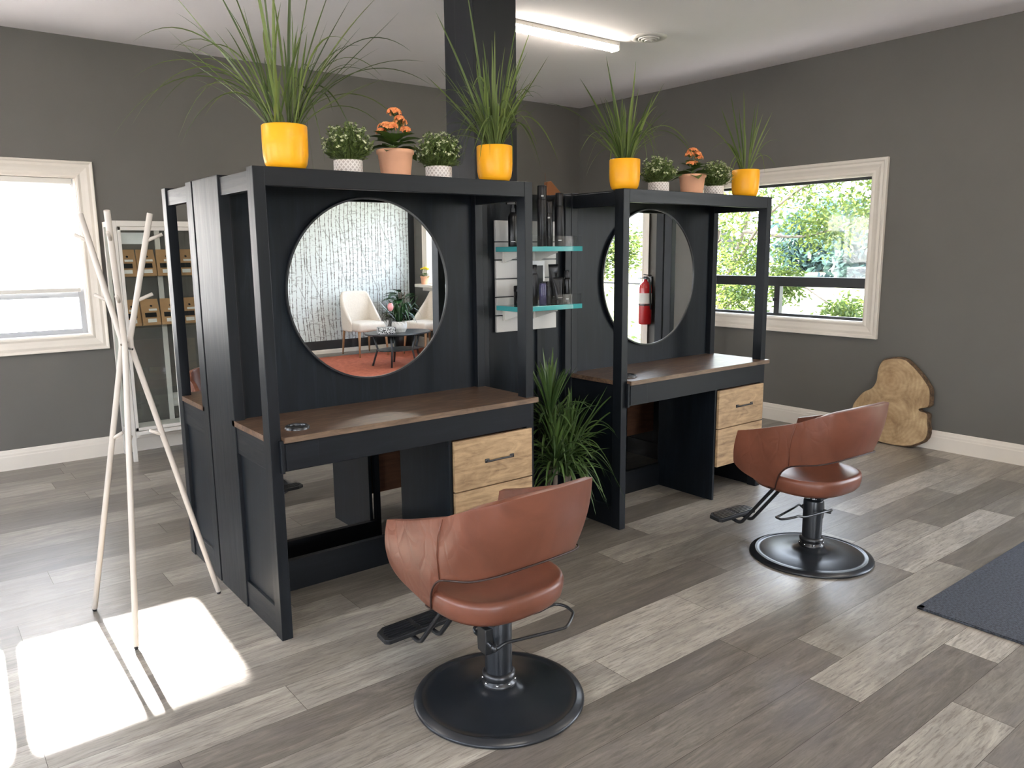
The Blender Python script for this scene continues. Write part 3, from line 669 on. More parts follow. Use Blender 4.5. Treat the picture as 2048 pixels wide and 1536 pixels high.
bottle('spray_bottle', 'slim black bottle at the right end of the lower teal shelf', 'bottle', 1.862, 0.32, Zl, canprof(0.021, 0.14, 0.018), BOTTLE, capprof(0.013, 0.138, 0.18), BOTTLE2, group=gl_, lab=(0.0212, 0.02, 0.026, 0.7))
def tube_pack(label, x, y, z, h, w):
    t = thing('squeeze_tube', label, 'tube', (x, y, z), 0, gl_)
    m = MB(); n = 24; rings = []
    for i in range(9):
        k = i/8; zz = 0.022+k*(h-0.022); rx = 0.019+(w/2-0.019)*k; ry = 0.019*(1-k)+0.0015
        rings.append([m.bm.verts.new((rx*cos(2*pi*j/n), ry*sin(2*pi*j/n), zz)) for j in range(n)])
    for A, B in zip(rings[:-1], rings[1:]):
        for j in range(n): m.bm.faces.new((A[j], A[(j+1) % n], B[(j+1) % n], B[j]))
    m.bm.faces.new(rings[-1]); m.bm.faces.new(list(reversed(rings[0]))); m.build('tube_body', BOTTLE2, t, smooth=True)
    MB().lathe([(0, 0), (0.017, 0), (0.018, 0.003), (0.018, 0.022), (0, 0.022)], 24).build('cap', BOTTLE, t)
    MB().box(-0.016, 0.016, -0.0195, -0.0188, 0.034, 0.037).build('printed_label', SILVER, t)
    return t
tube_pack('wide black squeeze tube standing on its cap at the front of the lower teal shelf', 1.765, 0.285, Zl, 0.145, 0.072)
tube_pack('taller black squeeze tube behind the others on the lower teal shelf', 1.80, 0.365, Zl, 0.215, 0.074)
t = thing('white_carton', 'white carton with a black window at the back of the lower teal shelf', 'box', (1.715, 0.395, Zl), 0, gl_)
MB().box(-0.035, 0.035, -0.015, 0.015, 0, 0.235).build('carton', TILEW, t, bevel=0.001)
MB().box(-0.022, 0.022, -0.0165, -0.015, 0.02, 0.21).build('front_window', BOTTLE, t)
# brown paper corner showing above the divider
t = thing('paper_bag', 'folded brown paper bag poking up above the divider between the stations', 'bag', (2.045, 0.66, 1.9005))
m = MB(); m.prism([(-0.05, 0), (0.085, 0), (-0.015, 0.085), (-0.045, 0.078)], 0.03, Matrix.Translation((0, 0.015, 0)) @ Matrix.Rotation(radians(90), 4, 'X')); m.build('bag_body', plain('brown_paper', srgb(136, 84, 46), 0.8), t, bevel=0.002)
MB().tube([(-0.045, 0.0, 0.07), (-0.050, 0, 0.13)], 0.0015, 6).build('string', BROWNBOX, t)

# ------------------------------------------------------------------ salon chairs
def make_chair(label, loc, rz, base_rz):
    t = thing('salon_chair', label, 'salon chair', (loc[0], loc[1], 0), rz, 'brown leather salon chairs')
    half = [  # (top, bottom) per column, left arm front to back centre
        ((-.266, .284, .652), (-.238, .326, .470)), ((-.269, .255, .660), (-.235, .290, .436)), ((-.275, .20, .673), (-.234, .235, .418)), ((-.281, .13, .692), (-.230, .17, .400)),
        ((-.281, .05, .716), (-.228, .105, .385)), ((-.276, -.005, .732), (-.232, .068, .385)), ((-.273, -.03, .740), (-.242, .052, .425)), ((-.270, -.05, .747), (-.250, .030, .475)), ((-.266, -.075, .755), (-.254, -.015, .520)),
        ((-.275, -.140, .785), (-.252, -.085, .543)), ((-.266, -.210, .812), (-.232, -.158, .558)), ((-.190, -.262, .830), (-.168, -.210, .574)), ((-.085, -.283, .838), (-.080, -.235, .586)), ((0, -.293, .842), (0, -.244, .590))]
    cols = half + [((-a[0], a[1], a[2]), (-b[0], b[1], b[2])) for a, b in reversed(half[:-1])]
    m = MB(); R = 7; grid = []
    for (a, b) in cols:
        a, b = Vector(a), Vector(b); o_ = Vector((a.x+b.x, min(0, (a.y+b.y))*0.9, 0)); o_ = o_.normalized() if o_.length > 0 else Vector((0, -1, 0)); c_ = []
        for i in range(R):
            k = i/(R-1); q = a.lerp(b, k) + o_*0.014*sin(pi*k); c_.append(m.bm.verts.new(q))
        grid.append(c_)
    for A, B in zip(grid[:-1], grid[1:]):
        for i in range(R-1): m.bm.faces.new((A[i], A[i+1], B[i+1], B[i]))
    marks = {}
    for gi in (0, len(grid)-1): marks[tuple(round(c, 5) for c in grid[gi][0].co)] = .85; marks[tuple(round(c, 5) for c in grid[gi][-1].co)] = .35
    sh = m.build('shell', LEATHER, t, smooth=True)
    ca = sh.data.attributes.new('crease_vert', 'FLOAT', 'POINT')
    for i_, v_ in enumerate(sh.data.vertices): ca.data[i_].value = marks.get(tuple(round(c, 5) for c in v_.co), 0.0)
    md = sh.modifiers.new('sub', 'SUBSURF'); md.levels = md.render_levels = 2
    md = sh.modifiers.new('solid', 'SOLIDIFY'); md.thickness = 0.026; md.offset = -1
    md = sh.modifiers.new('bevel', 'BEVEL'); md.width = 0.008; md.segments = 3; md.limit_method = 'ANGLE'; md.angle_limit = radians(50)
    # seam beads and piping along the lower cut
    cut = [Vector(b) for a, b in cols[4:-4]]; cut = [q + Vector((q.x, q.y*0.6, 0)).normalized()*0.004 for q in cut]
    MB().tube(smooth_curve(cut, 3), 0.0032, 8).build('piping', PIPING, t, smooth=True)
    for s_ in (-1, 1):
        pts = [(s_*-1*-abs(q[0]), q[1], q[2]) for q in [(.279, -.062, .745), (.279, -.052, .69), (.272, -.045, .62), (.258, -.05, .545)]]
        MB().tube([(s_*p_[0], p_[1], p_[2]) for p_ in [(.270, -.062, .746), (.279, -.048, .69), (.276, -.034, .62), (.260, -.022, .53)]], 0.0022, 6).build('seam', LEATHER, t, smooth=True)
    # seat cushion
    m = MB(); n = 48; rings = []
    prof = [(0.55, 0.366), (0.80, 0.367), (0.93, 0.374), (0.985, 0.390), (1.01, 0.418), (1.015, 0.440), (0.995, 0.454), (0.95, 0.458), (0.86, 0.452), (0.55, 0.450)]
    for k, z in prof:
        ring = []
        for i in range(n):
            a = 2*pi*i/n; cx_, sy_ = cos(a), sin(a); e = 2/2.7
            x = 0.238*abs(cx_)**e*(1 if cx_ > 0 else -1); y = (0.255 if sy_ > 0 else 0.235)*abs(sy_)**e*(1 if sy_ > 0 else -1)
            ring.append(m.bm.verts.new((x*k, y*k+0.045, z)))
        rings.append(ring)
    for A, B in zip(rings[:-1], rings[1:]):
        for i in range(n): m.bm.faces.new((A[i], A[(i+1) % n], B[(i+1) % n], B[i]))
    m.bm.faces.new(list(reversed(rings[0]))); m.bm.faces.new(rings[-1]); m.build('seat', LEATHER, t, smooth=True)
    MB().box(-0.12, 0.12, -0.12, 0.2, 0.350, 0.371).build('seat_plate', BLKM, t, bevel=0.003)
    # hydraulic base
    b = MB().lathe([(0, 0.0), (0.301, 0.0), (0.305, 0.006), (0.302, 0.012), (0.294, 0.014), (0.291, 0.017), (0.283, 0.018), (0.280, 0.021), (0.272, 0.022), (0.268, 0.018), (0.250, 0.022), (0.16, 0.030), (0.10, 0.036), (0.075, 0.044), (0.062, 0.058), (0.0, 0.058)], 96).build('base_disc', BASEM, t, smooth=True)
    MB().lathe([(0.060, 0.056), (0.062, 0.060), (0.062, 0.070), (0.052, 0.073), (0.052, 0.082), (0.058, 0.086), (0.060, 0.100), (0.050, 0.108), (0.0, 0.108)], 40).build('collar', BLKM, t, smooth=True)
    m = MB()
    for i in range(8): m.ball((0.0575*cos(i*pi/4), 0.0575*sin(i*pi/4), 0.073), 0.005, 8, 5)
    m.build('bolt_ring', CHROME, t, smooth=True)
    MB().lathe([(0.048, 0.10), (0.0485, 0.298), (0.046, 0.305), (0.018, 0.306), (0, 0.306)], 36).build('column', BASEM, t, smooth=True)
    MB().lathe([(0.016, 0.30), (0.016, 0.352)], 20).build('piston', CHROME, t, smooth=True)
    pr = Matrix.Rotation(base_rz-rz, 4, 'Z')
    m = MB(); m.prism([(-0.03, 0.19), (0.03, 0.19), (0.034, 0.235), (0.03, 0.285), (-0.03, 0.285), (-0.034, 0.235)], 0.03, pr @ Matrix.Translation((-0.068, 0, 0)) @ Matrix.Rotation(radians(90), 4, 'Y') @ Matrix.Rotation(radians(90), 4, 'Z'))
    m.build('pump_box', BLKM, t, bevel=0.003)
    loop = [(-0.05, -0.082, 0.235), (-0.02, -0.085, 0.25), (0.04, -0.085, 0.248), (0.20, -0.09, 0.244), (0.235, -0.088, 0.248), (0.285, -0.05, 0.262), (0.294, -0.03, 0.266), (0.285, 0.0, 0.275), (0.26, 0.02, 0.280), (0.23, 0.024, 0.278), (0.17, 0.035, 0.262), (0.04, 0.07, 0.26), (-0.05, 0.075, 0.25), (-0.06, 0.06, 0.235)]
    m = MB(); m.tube([pr @ Vector(q) for q in smooth_curve(loop, 4)], 0.0058, 8); m.ball(pr @ Vector((-0.055, -0.072, 0.235)), 0.014); m.tube([pr @ Vector((-0.055, -0.08, 0.235)), pr @ Vector((-0.055, 0.07, 0.235))], 0.009, 8)
    m.build('pump_lever', BLKM, t, smooth=True)
    # footrest
    for xo in (-0.045, 0.045):
        MB().tube(smooth_curve([(xo-0.01, 0.17, 0.36), (xo-0.02, 0.24, 0.27), (xo-0.03, 0.36, 0.115), (xo-0.032, 0.385, 0.088), (xo-0.035, 0.41, 0.084), (xo-0.035, 0.46, 0.094)], 4), 0.0095, 10).build('footrest_bar', BLKM, t, smooth=True)
    m = MB(); rot = Matrix.Translation((-0.055, 0.47, 0.10)) @ Matrix.Rotation(radians(3), 4, 'X') @ Matrix.Diagonal((.9, .85, 1, 1))
    m.prism([(-0.172, -0.045), (-0.155, -0.062), (0.155, -0.062), (0.172, -0.045), (0.166, 0.035), (0.125, 0.062), (-0.125, 0.062), (-0.166, 0.035)], 0.02, rot); fp = m.build('footplate', RUBBER, t, bevel=0.004)
    m = MB()
    for i in range(6):
        for sx_ in (-1, 1): m.box(min(0.012*sx_, (0.15-.012*max(0, i-3))*sx_), max(0.012*sx_, (0.15-.012*max(0, i-3))*sx_), -0.05+i*0.0175, -0.041+i*0.0175, 0.0195, 0.0235, rot)
    m.build('tread_ribs', BLKM, fp)
    return t
ch1 = make_chair('brown leather salon chair on round black base in front of the near station', (0.452, -0.880), radians(2), radians(-8))
ch2 = make_chair('brown leather salon chair on round black base in front of the far station', (2.497, -0.868), radians(-3), radians(188))
ch3 = make_chair('brown leather salon chair behind the near station, seen only through its gaps', (0.605, 2.16), radians(180), radians(150))

# ------------------------------------------------------------------ potted plants
def yellow_pot(t, r, h):
    MB().lathe([(0, 0), (r*0.72, 0), (r*0.84, 0.006), (r*0.93, 0.022), (r*0.985, 0.05), (r, 0.08), (r, h-0.003), (r-0.003, h), (r-0.008, h-0.002), (r-0.009, h*0.9), (r-0.011, h*0.84), (0, h*0.84)], 56).build('pot', YELLOW, t, smooth=True)
    MB().lathe([(0, h*0.86), (r-0.010, h*0.855)], 30).build('soil', SOIL, t)
def grass_plant(label, x, y, seed, r, h, blades, nrand, hmax, spread, clump=False, group='grassy plants in yellow pots'):
    t = thing('potted_grass', label, 'potted plant', (x, y, 1.9005), 0, group); yellow_pot(t, r, h); rg = random.Random(seed); m = MB()
    for (dx, dy, hh, ze, w) in blades:
        ph = math.atan2(dy, dx); re = math.hypot(dx, dy); m.blade((0.02*cos(ph)+rg.uniform(-.01, .01), 0.02*sin(ph), h*0.85), ph, re, hh, ze, w*1.75, twist=rg.uniform(-.08, .08), n=16)
    for i in range(nrand):
        ph = rg.uniform(0, 2*pi); u = rg.random()
        if u < 0.62: re = rg.uniform(0.05, 0.85)*spread; hh = hmax*rg.uniform(0.40, 1.0)*(1-0.25*re/spread); ze = hh*rg.uniform(0.92, 1.05)
        elif u < 0.85: re = rg.uniform(0.4, 0.9)*spread; hh = hmax*rg.uniform(0.4, 0.75); ze = hh*rg.uniform(0.55, 0.95)
        else: re = rg.uniform(0.5, 1.0)*spread; hh = hmax*rg.uniform(0.25, 0.5); ze = hh*rg.uniform(-0.5, 0.5)
        rr = r*0.42*math.sqrt(rg.random()); pa = ph+rg.uniform(-.8, .8); ox = (.030 if cos(ph) > 0 else -.030) if clump else 0
        m.blade((rr*cos(pa)*(.6 if clump else 1)+ox, rr*sin(pa), h*0.85), ph, re, hh, ze, rg.uniform(0.006, 0.012), twist=rg.uniform(-.25, .25))
    m.build('foliage', GRASS, t, smooth=True, normals=False); return t
# blade list: dx, dy, apex height, end height (above soil), width
grass_plant('largest grassy plant in a yellow pot, long arching blades, at the near station\'s left end', 0.170, 0.088, 5, 0.087, 0.166,
    [(-.60, .02, .24, -.07, .008), (-.53, .05, .28, -.02, .008), (-.39, .0, .18, -.09, .007), (-.48, .05, .42, .27, .008), (-.27, -.03, .52, .55, .008), (-.50, .1, .30, .16, .006), (-.42, .1, .26, .05, .007),
     (.42, .0, .58, .58, .010), (.68, .05, .38, .26, .008), (.60, .1, .24, .10, .007), (.52, -.04, .5, .36, .008), (.45, .1, .42, .28, .006), (.30, .05, .26, -.02, .007), (.17, .02, .26, -.10, .007), (.62, .0, .40, .34, .008),
     (-.12, -.05, .60, .66, .010), (-.04, 0, .64, .72, .011), (.06, .02, .62, .70, .010), (.14, -.02, .60, .66, .009), (.22, 0, .58, .60, .009), (-.2, 0, .55, .62, .008), (.28, -.02, .50, .54, .008), (-.36, .1, .46, .52, .009), (.46, -.1, .44, .50, .008), (-.03, .04, .3, -.13, .007), (.08, -.04, .30, -.2, .006),
     (-.33, -.02, .36, .22, .007), (.35, .04, .44, .38, .007)], 60, 0.58, 0.46, True)
grass_plant('tall bushy grassy plant in a yellow pot in front of the dark column', 1.188, 0.082, 8, 0.084, 0.162,
    [(-.30, .0, .56, .56, .009), (-.34, .02, .30, .30, .008), (-.27, 0, .14, .08, .006), (-.25, .05, .08, .03, .006), (.26, 0, .20, -.06, .007), (.43, .05, .24, -.02, .007), (.34, 0, .44, .48, .007), (.22, 0, .56, .60, .008), (-.12, 0, .66, .74, .009), (.34, .1, .36, .30, .006), (.12, 0, .55, .60, .008), (.30, .05, .40, .36, .006)], 110, 0.52, 0.30)
grass_plant('medium grassy plant in a yellow pot at the left end of the far station', 2.088, 0.105, 13, 0.083, 0.160,
    [(-.32, 0, .40, .40, .008), (-.34, 0, .20, .02, .007), (-.12, 0, .50, .54, .008), (.28, 0, .42, .45, .008), (.22, .02, .40, .40, .007), (.47, -.02, .28, .12, .010), (.62, 0, .26, .0, .006), (.05, 0, .5, .55, .007), (-.5, .1, .34, .28, .005), (.26, 0, .30, .08, .006)], 80, 0.42, 0.27)
grass_plant('small sparse grassy plant in a yellow pot at the far station\'s right end', 3.190, 0.115, 21, 0.084, 0.165,
    [(-.26, 0, .34, .38, .007), (-.40, .02, .30, .27, .006), (-.17, 0, .42, .47, .007), (-.04, 0, .46, .50, .007), (.05, 0, .38, .43, .007), (.24, 0, .36, .40, .007), (.32, 0, .28, .22, .006), (.28, 0, .16, .06, .006), (-.30, 0, .22, .12, .007), (.08, 0, .40, .45, .006), (-.09, 0, .36, .40, .006), (.14, 0, .36, .38, .006)], 12, 0.38, 0.16)
def bush_plant(label, x, y, seed, R=0.098):
    t = thing('flowering_bush', label, 'potted plant', (x, y, 1.9005), 0, 'small white flowered bushes'); r, h = 0.061, 0.064
    MB().lathe([(0, 0), (r-0.004, 0), (r, 0.004), (r, h-0.002), (r-0.002, h), (r-0.005, h-0.001), (r-0.006, h*0.8), (0, h*0.8)], 56).build('pot', EMB, t, smooth=True)
    rg = random.Random(seed); m = MB(); fm = MB(); sm = MB(); C = Vector((0, 0, h+0.062))
    for i in range(210):
        th = rg.uniform(0, 2*pi); ct = rg.uniform(-0.55, 1.0); st = math.sqrt(1-ct*ct); k = rg.uniform(0.75, 1.12); tip = C + Vector((st*cos(th)*R*k, st*sin(th)*R*k, ct*R*0.86*k)); base = Vector((tip.x*0.25, tip.y*0.25, h*0.85)); d = (tip-base).normalized()
        sm.tube([base, base.lerp(tip, 0.5)+Vector((0, 0, .004)), tip], 0.0008, 4, cap=False)
        for j in range(9):
            f = 0.50+0.5*j/8; q = base.lerp(tip, f); dd = (d + Vector((rg.uniform(-1, 1), rg.uniform(-1, 1), rg.uniform(-.6, .9)))*0.9).normalized()
            m.leaf(q, dd, (rg.uniform(-.5, .5), rg.uniform(-.5, .5), 1), rg.uniform(0.012, 0.021), rg.uniform(0.006, 0.010))
        if rg.random() < 0.7 and ct > -0.3:
            for j in range(5):
                a = 2*pi*j/5; v1 = d.orthogonal().normalized(); v2 = d.cross(v1); fm.leaf(tip, v1*cos(a)+v2*sin(a)+d*0.9, d, 0.0115, 0.0085)
    m.build('leaves', BUSHL, t, normals=False); fm.build('blossoms', WFLOW, t, normals=False); sm.build('stems', BUSHL, t); return t
bush_plant('white flowered bush beside the largest yellow pot on the near station', 0.487, 0.19, 1)
bush_plant('white flowered bush between the orange flowers and the column plant on the near station', 0.945, 0.19, 2)
bush_plant('white flowered bush right of the leftmost yellow pot on the far station', 2.483, 0.21, 3)
bush_plant('white flowered bush touching the rightmost yellow pot on the far station', 3.000, 0.21, 4)
def kalanchoe(label, x, y, z, seed, heads, flowmat=OFLOW, r=0.082, h=0.118, group='orange kalanchoes in terracotta pots', sc=1.0):
    t = thing('kalanchoe', label, 'potted plant', (x, y, z), 0, group)
    MB().lathe([(0, 0), (r*0.76, 0), (r*0.78, 0.004), (r*0.93, h*0.84), (r, h*0.86), (r*1.01, h-0.003), (r*0.98, h), (r*0.93, h-0.002), (r*0.90, h*0.85), (0, h*0.85)], 48).build('pot', TERRA, t, smooth=True)
    MB().lathe([(0, h*0.87), (r*0.9, h*0.87)], 24).build('soil', SOIL, t)
    rg = random.Random(seed); m = MB(); f = MB(); s = MB()
    for i in range(26):
        a = i*2.4+rg.uniform(-.2, .2); el = rg.uniform(-0.05, 0.9); L = rg.uniform(0.085, 0.13)*sc*(1-0.25*el); m.leaf((0.012*cos(a), 0.012*sin(a), h+0.0+0.05*el*sc), (cos(a), sin(a), el*0.8), (0, 0, 1), L, L*0.62, 0.25)
    for (hx, hy, hz, hr) in heads:
        s.tube(smooth_curve([(hx*.1, hy*.1, h), (hx*.5, hy*.5, h+hz*.5), (hx, hy, h+hz-0.01)], 4), 0.0016, 5)
        for i in range(56):
            aa, rr_ = rg.uniform(0, 2*pi), math.sqrt(rg.random()); od = Vector((rr_*cos(aa), rr_*sin(aa), .75*math.sqrt(1-rr_*rr_)-.1)); q = Vector((hx, hy, h+hz)) + od*hr
            s.tube([(hx, hy, h+hz-0.012), q], 0.0005, 3, cap=False)
            for j in range(4):
                a = j*pi/2+rg.random(); o1 = od.normalized(); v1 = o1.orthogonal().normalized(); v2 = o1.cross(v1); f.leaf(q, v1*cos(a)+v2*sin(a)+o1*.5, o1, 0.0095, 0.008)
    m.build('leaves', KALL, t, normals=False, smooth=True); f.build('blossoms', flowmat, t, normals=False); s.build('stems', KALL, t); return t
kalanchoe('orange flowered kalanchoe in a terracotta pot on the near station', 0.701, 0.16, 1.9005, 3, [(-.045, -.01, .085, .038), (-.025, -.02, .09, .028), (.0, 0, .155, .030), (.035, .01, .115, .032), (.055, 0, .085, .024), (.02, -.01, .13, .02), (-.065, 0, .07, .02)])
kalanchoe('orange flowered kalanchoe in a terracotta pot on the far station', 2.737, 0.17, 1.9005, 6, [(-.05, -.03, .055, .028), (0, 0, .13, .034), (.035, 0, .115, .030), (.06, 0, .10, .022), (-.03, 0, .11, .026), (-.02, -.03, .06, .02)])

# dracaena in the niche
t = thing('dracaena_plant', 'large spiky green dracaena on the floor between the two stations', 'potted plant', (1.60, 0.20, 0))
MB().lathe([(0, 0), (0.09, 0), (0.10, 0.02), (0.12, 0.24), (0.115, 0.24), (0.11, 0.21), (0, 0.21)], 40).build('pot', BOTTLE2, t, smooth=True)
MB().lathe([(0, 0.212), (0.111, 0.212)], 24).build('soil', SOIL, t)
rg = random.Random(4); canes = [((.03, .0), .50), ((.12, -.06), .30), ((.06, -.10), .20), ((.0, -.08), .28)]; m = MB()
for (cx_, cy_), hc in canes: MB().tube([(cx_*.7, cy_*.7, .2), (cx_, cy_, .2+hc*.5), (cx_, cy_, .2+hc*.95)], 0.013, 10).build('cane', BARK, t, smooth=True)
for (cx_, cy_), hc in canes:
    for i in range(78):
        k = i/78; ph = i*2.39996; el = k; L = rg.uniform(.26, .40)
        if k > 0.55: re = L*rg.uniform(.12, .55); hh = L*rg.uniform(.75, .98); ze = hh*rg.uniform(.9, 1.05)
        elif k > .25: re = L*rg.uniform(.55, .9); hh = L*rg.uniform(.35, .6); ze = hh*rg.uniform(.3, .95)
        else: re = L*rg.uniform(.6, .85); hh = L*rg.uniform(.15, .35); ze = -L*rg.uniform(.0, .55)
        zz = 0.2+hc*(0.72+0.30*k)
        tipx = cx_+re*cos(ph)
        if cy_+re*sin(ph) > 0.20: re = max(0.03, (0.20-cy_)/max(0.2, sin(ph)))
        if tipx < -0.22: re = max(.03, min(re, (0.22+cx_)/max(.2, -cos(ph))))
        m.blade((cx_, cy_, zz), ph, re, hh, ze, rg.uniform(.011, .018), fold=0.35, twist=rg.uniform(-.15, .15))
for (dx, dy, hh, ze) in ((.36, -.02, .34, .32), (.42, .0, .24, .22), (.34, -.06, .22, -.02), (.40, .02, .12, .10), (.26, -.1, .10, -.22), (.30, -.12, .02, -.30), (.22, -.05, .3, .36)):
    m.blade((.12, -.08, .48), math.atan2(dy, dx), math.hypot(dx, dy), hh, ze, .016, fold=.35)
m.build('foliage', DRAC, t, normals=False, smooth=True)

# ------------------------------------------------------------------ coat racks
def coat_rack(label, x, y, rz=0):
    t = thing('coat_rack', label, 'coat rack', (x, y, 0), rz, 'white pole coat racks')
    for k, (fx, fy, tx, ty) in enumerate(((-.186, .22, -.100, .124), (-.122, -.268, -.060, -.187), (.308, .048, .130, -.035))):
        L = math.hypot(fx, fy); jx, jy = fx/L*0.020, fy/L*0.020
        MB().tube([(fx, fy, 0.012), (fx*.5+jx*.5, fy*.5+jy*.5, .606), (jx, jy, 1.20), (jx*1.0, jy*1.0, 1.235), (tx*.5+jx*.5, ty*.5+jy*.5, 1.49), (tx, ty, 1.745)], 0.0118, 14).build('pole', RACKW, t, smooth=True, bevel=0.0015)
        MB().lathe([(0, 0), (0.007, 0), (0.009, 0.004), (0.009, 0.013), (0, 0.013)], 12, c=(fx, fy, 0)).build('foot', RUBBER, t)
        for frac, outw in ((0.30, 1), (0.78, 1)):
            p_ = Vector((jx+(tx-jx)*frac, jy+(ty-jy)*frac, 1.235+.51*frac)); d = Vector((tx, ty, 0)).normalized()*outw
            MB().tube([p_, p_+d*0.065+Vector((0, 0, .028))], 0.0072, 10).build('peg', RACKW, t, smooth=True)
        p_ = Vector((fx*.36+jx*.64, fy*.36+jy*.64, .80)); d = -Vector((fx, fy, 0)).normalized()
        MB().tube([p_, p_+d*0.06+Vector((0, 0, .032))], 0.0072, 10).build('peg', RACKW, t, smooth=True)
    m = MB(); m.tube([(-.022, -.02, 1.212), (.022, .012, 1.222)], 0.005, 8); m.tube([(.02, -.02, 1.19), (-.018, .02, 1.2)], 0.005, 8); m.build('joint_bolt', CHROME, t)
    return t
coat_rack('white three-pole coat rack standing in the sun patch left of the near station', -0.364, 0.587)
coat_rack('white pole coat rack mostly hidden behind the far station near the right window', 4.86, 1.70)

# ------------------------------------------------------------------ glass cabinet with kraft bags
cx0, cx1, cyf, cyb, ch_ = 0.195, 0.965, 3.44, 3.785, 1.83
t = thing('display_cabinet', 'white framed glass display cabinet against the back wall', 'cabinet', (cx0, cyf, 0)); w_, d_ = cx1-cx0, cyb-cyf
for (x_, y_) in ((0, 0), (w_-.03, 0), (0, d_-.03), (w_-.03, d_-.03)): MB().box(x_, x_+.03, y_, y_+.03, 0, ch_).build('corner_post', WHITEM, t, bevel=0.003)
for z0, z1 in ((ch_-.04, ch_), (.205, .235)):
    for (a, b, c_, d2) in ((.03, w_-.03, 0, .03), (.03, w_-.03, d_-.03, d_), (0, .03, .03, d_-.03), (w_-.03, w_, .03, d_-.03)): MB().box(a, b, c_, d2, z0, z1).build('rail', WHITEM, t, bevel=0.002)
MB().box(.03, w_-.03, .03, d_-.03, .215, .235).build('bottom_shelf', WHITEM, t)
for z in (1.035, 1.415): MB().box(.032, w_-.032, .036, d_-.032, z-.008, z).build('shelf', CASEGL, t)
for (a, b) in ((.032, w_/2-.002), (w_/2+.002, w_-.032)):
    dr = MB(); dr.box(a, a+.022, -.004, .016, .24, ch_-.045); dr.box(b-.022, b, -.004, .016, .24, ch_-.045); dr.box(a, b, -.004, .016, .24, .265); dr.box(a, b, -.004, .016, ch_-.07, ch_-.045); do = dr.build('door', WHITEM, t, bevel=0.002)
    MB().box(a+.022, b-.022, .004, .008, .265, ch_-.07).build('door_glass', CASEGL, do)
MB().box(.004, .008, .03, d_-.03, .235, ch_-.04).build('side_glass', CASEGL, t); MB().box(w_-.008, w_-.004, .03, d_-.03, .235, ch_-.04).build('side_glass', CASEGL, t)
for xx in (.03, w_-.03-.03):   # rounded leg brackets
    sgn = 1 if xx < .1 else -1; x0 = .03 if sgn > 0 else w_-.03; m = MB(); m.prism([(x0, .205), (x0+sgn*.035, .205), (x0+sgn*.018, .198), (x0+sgn*.006, .185), (x0, .165)], .02, Matrix.Translation((0, .022, 0)) @ Matrix.Rotation(radians(90), 4, 'X')); m.build('leg_bracket', WHITEM, t)
MB().box(w_/2-.018, w_/2+.018, d_-.02, d_-.004, .235, ch_-.04).build('back_mullion', WHITEM, t)
t = thing('paper_card', 'white card propped at the top left behind the cabinet glass', 'card', (cx0+.06, cyf+.06, 1.66)); MB().box(0, .17, 0, .002, 0, .085).build('card', TILEW, t)
def kraft_bag(x, z, label, tilt, group, rz=0.0, y=3.56):
    t = thing('kraft_bag', label, 'coffee bag', (x, y, z), rz, group); w, h, tk = 0.134, 0.205, 0.055
    m = MB(); rt = Matrix.Rotation(-tilt, 4, 'X')
    secs = [(0, w/2, tk/2), (.06, w/2, tk/2*.9), (.12, w/2*.99, tk/2*.6), (.17, w/2*.97, .008), (h, w/2*.96, .002)]; rings = []
    for zz, a, b in secs:
        rings.append([m.bm.verts.new(rt @ Vector(q)) for q in ((-a, -b, zz), (a, -b, zz), (a, b, zz), (-a, b, zz))])
    for A, B in zip(rings[:-1], rings[1:]):
        for i in range(4): m.bm.faces.new((A[i], A[(i+1) % 4], B[(i+1) % 4], B[i]))
    m.bm.faces.new(list(reversed(rings[0]))); m.bm.faces.new(rings[-1]); m.build('bag_body', KRAFT, t, bevel=0.003)
    fr = lambda x0, x1, z0, z1, e: None
    def front(name, x0, x1, z0, z1, mat, e=0.0015):
        def yy(zv):
            for (za, _, ba), (zb, _, bb) in zip(secs[:-1], secs[1:]):
                if za <= zv <= zb: return -(ba+(bb-ba)*(zv-za)/(zb-za))
            return -secs[-1][2]
        mm = MB(); vs = [rt @ Vector((x_, yy(z_)-e, z_)) for x_, z_ in ((x0, z0), (x1, z0), (x1, z1), (x0, z1))]; mm.quad(vs); mm.build(name, mat, t)
    front('label', -.012, .048, .112, .128, LABEL); front('window', -.045, .04, .062, .098, BOTTLE2); front('lower_label', -.03, .035, .022, .05, LABEL)
    mm = MB(); mm.lathe([(0, 0), (.009, 0)], 16, m=rt @ Matrix.Translation((.008, -.016, .150)) @ Matrix.Rotation(radians(68), 4, 'X')); mm.build('round_stamp', BOTTLE2, t)
    return t
ords = ['leftmost', 'second from left', 'third from left', 'second from right', 'rightmost']
for row, (z, gname) in enumerate(((1.4155, 'upper'), (1.0355, 'lower'))):
    for i in range(5):
        x_ = cx0+.105+i*.142-.004
        kraft_bag(x_, z, '%s brown kraft bag on the %s shelf of the glass cabinet' % (ords[i], gname), radians((4, 7, 5, 3, 6)[i]), 'kraft bags on the %s cabinet shelf' % gname, (0, .06, -.08, .03, -.05)[i], 3.575)
t = thing('wall_socket', 'small white wall socket low on the back wall seen through the cabinet', 'socket', (0.627, YB-.0005, 0.39)); MB().box(-.035, .035, -.008, 0, -.057, .057).build('cover_plate', WHITEM, t, bevel=.003)
m = MB(); m.box(-.015, .015, -.0095, -.008, .012, .04); m.box(-.015, .015, -.0095, -.008, -.04, -.012); m.build('outlets', LABEL, t)

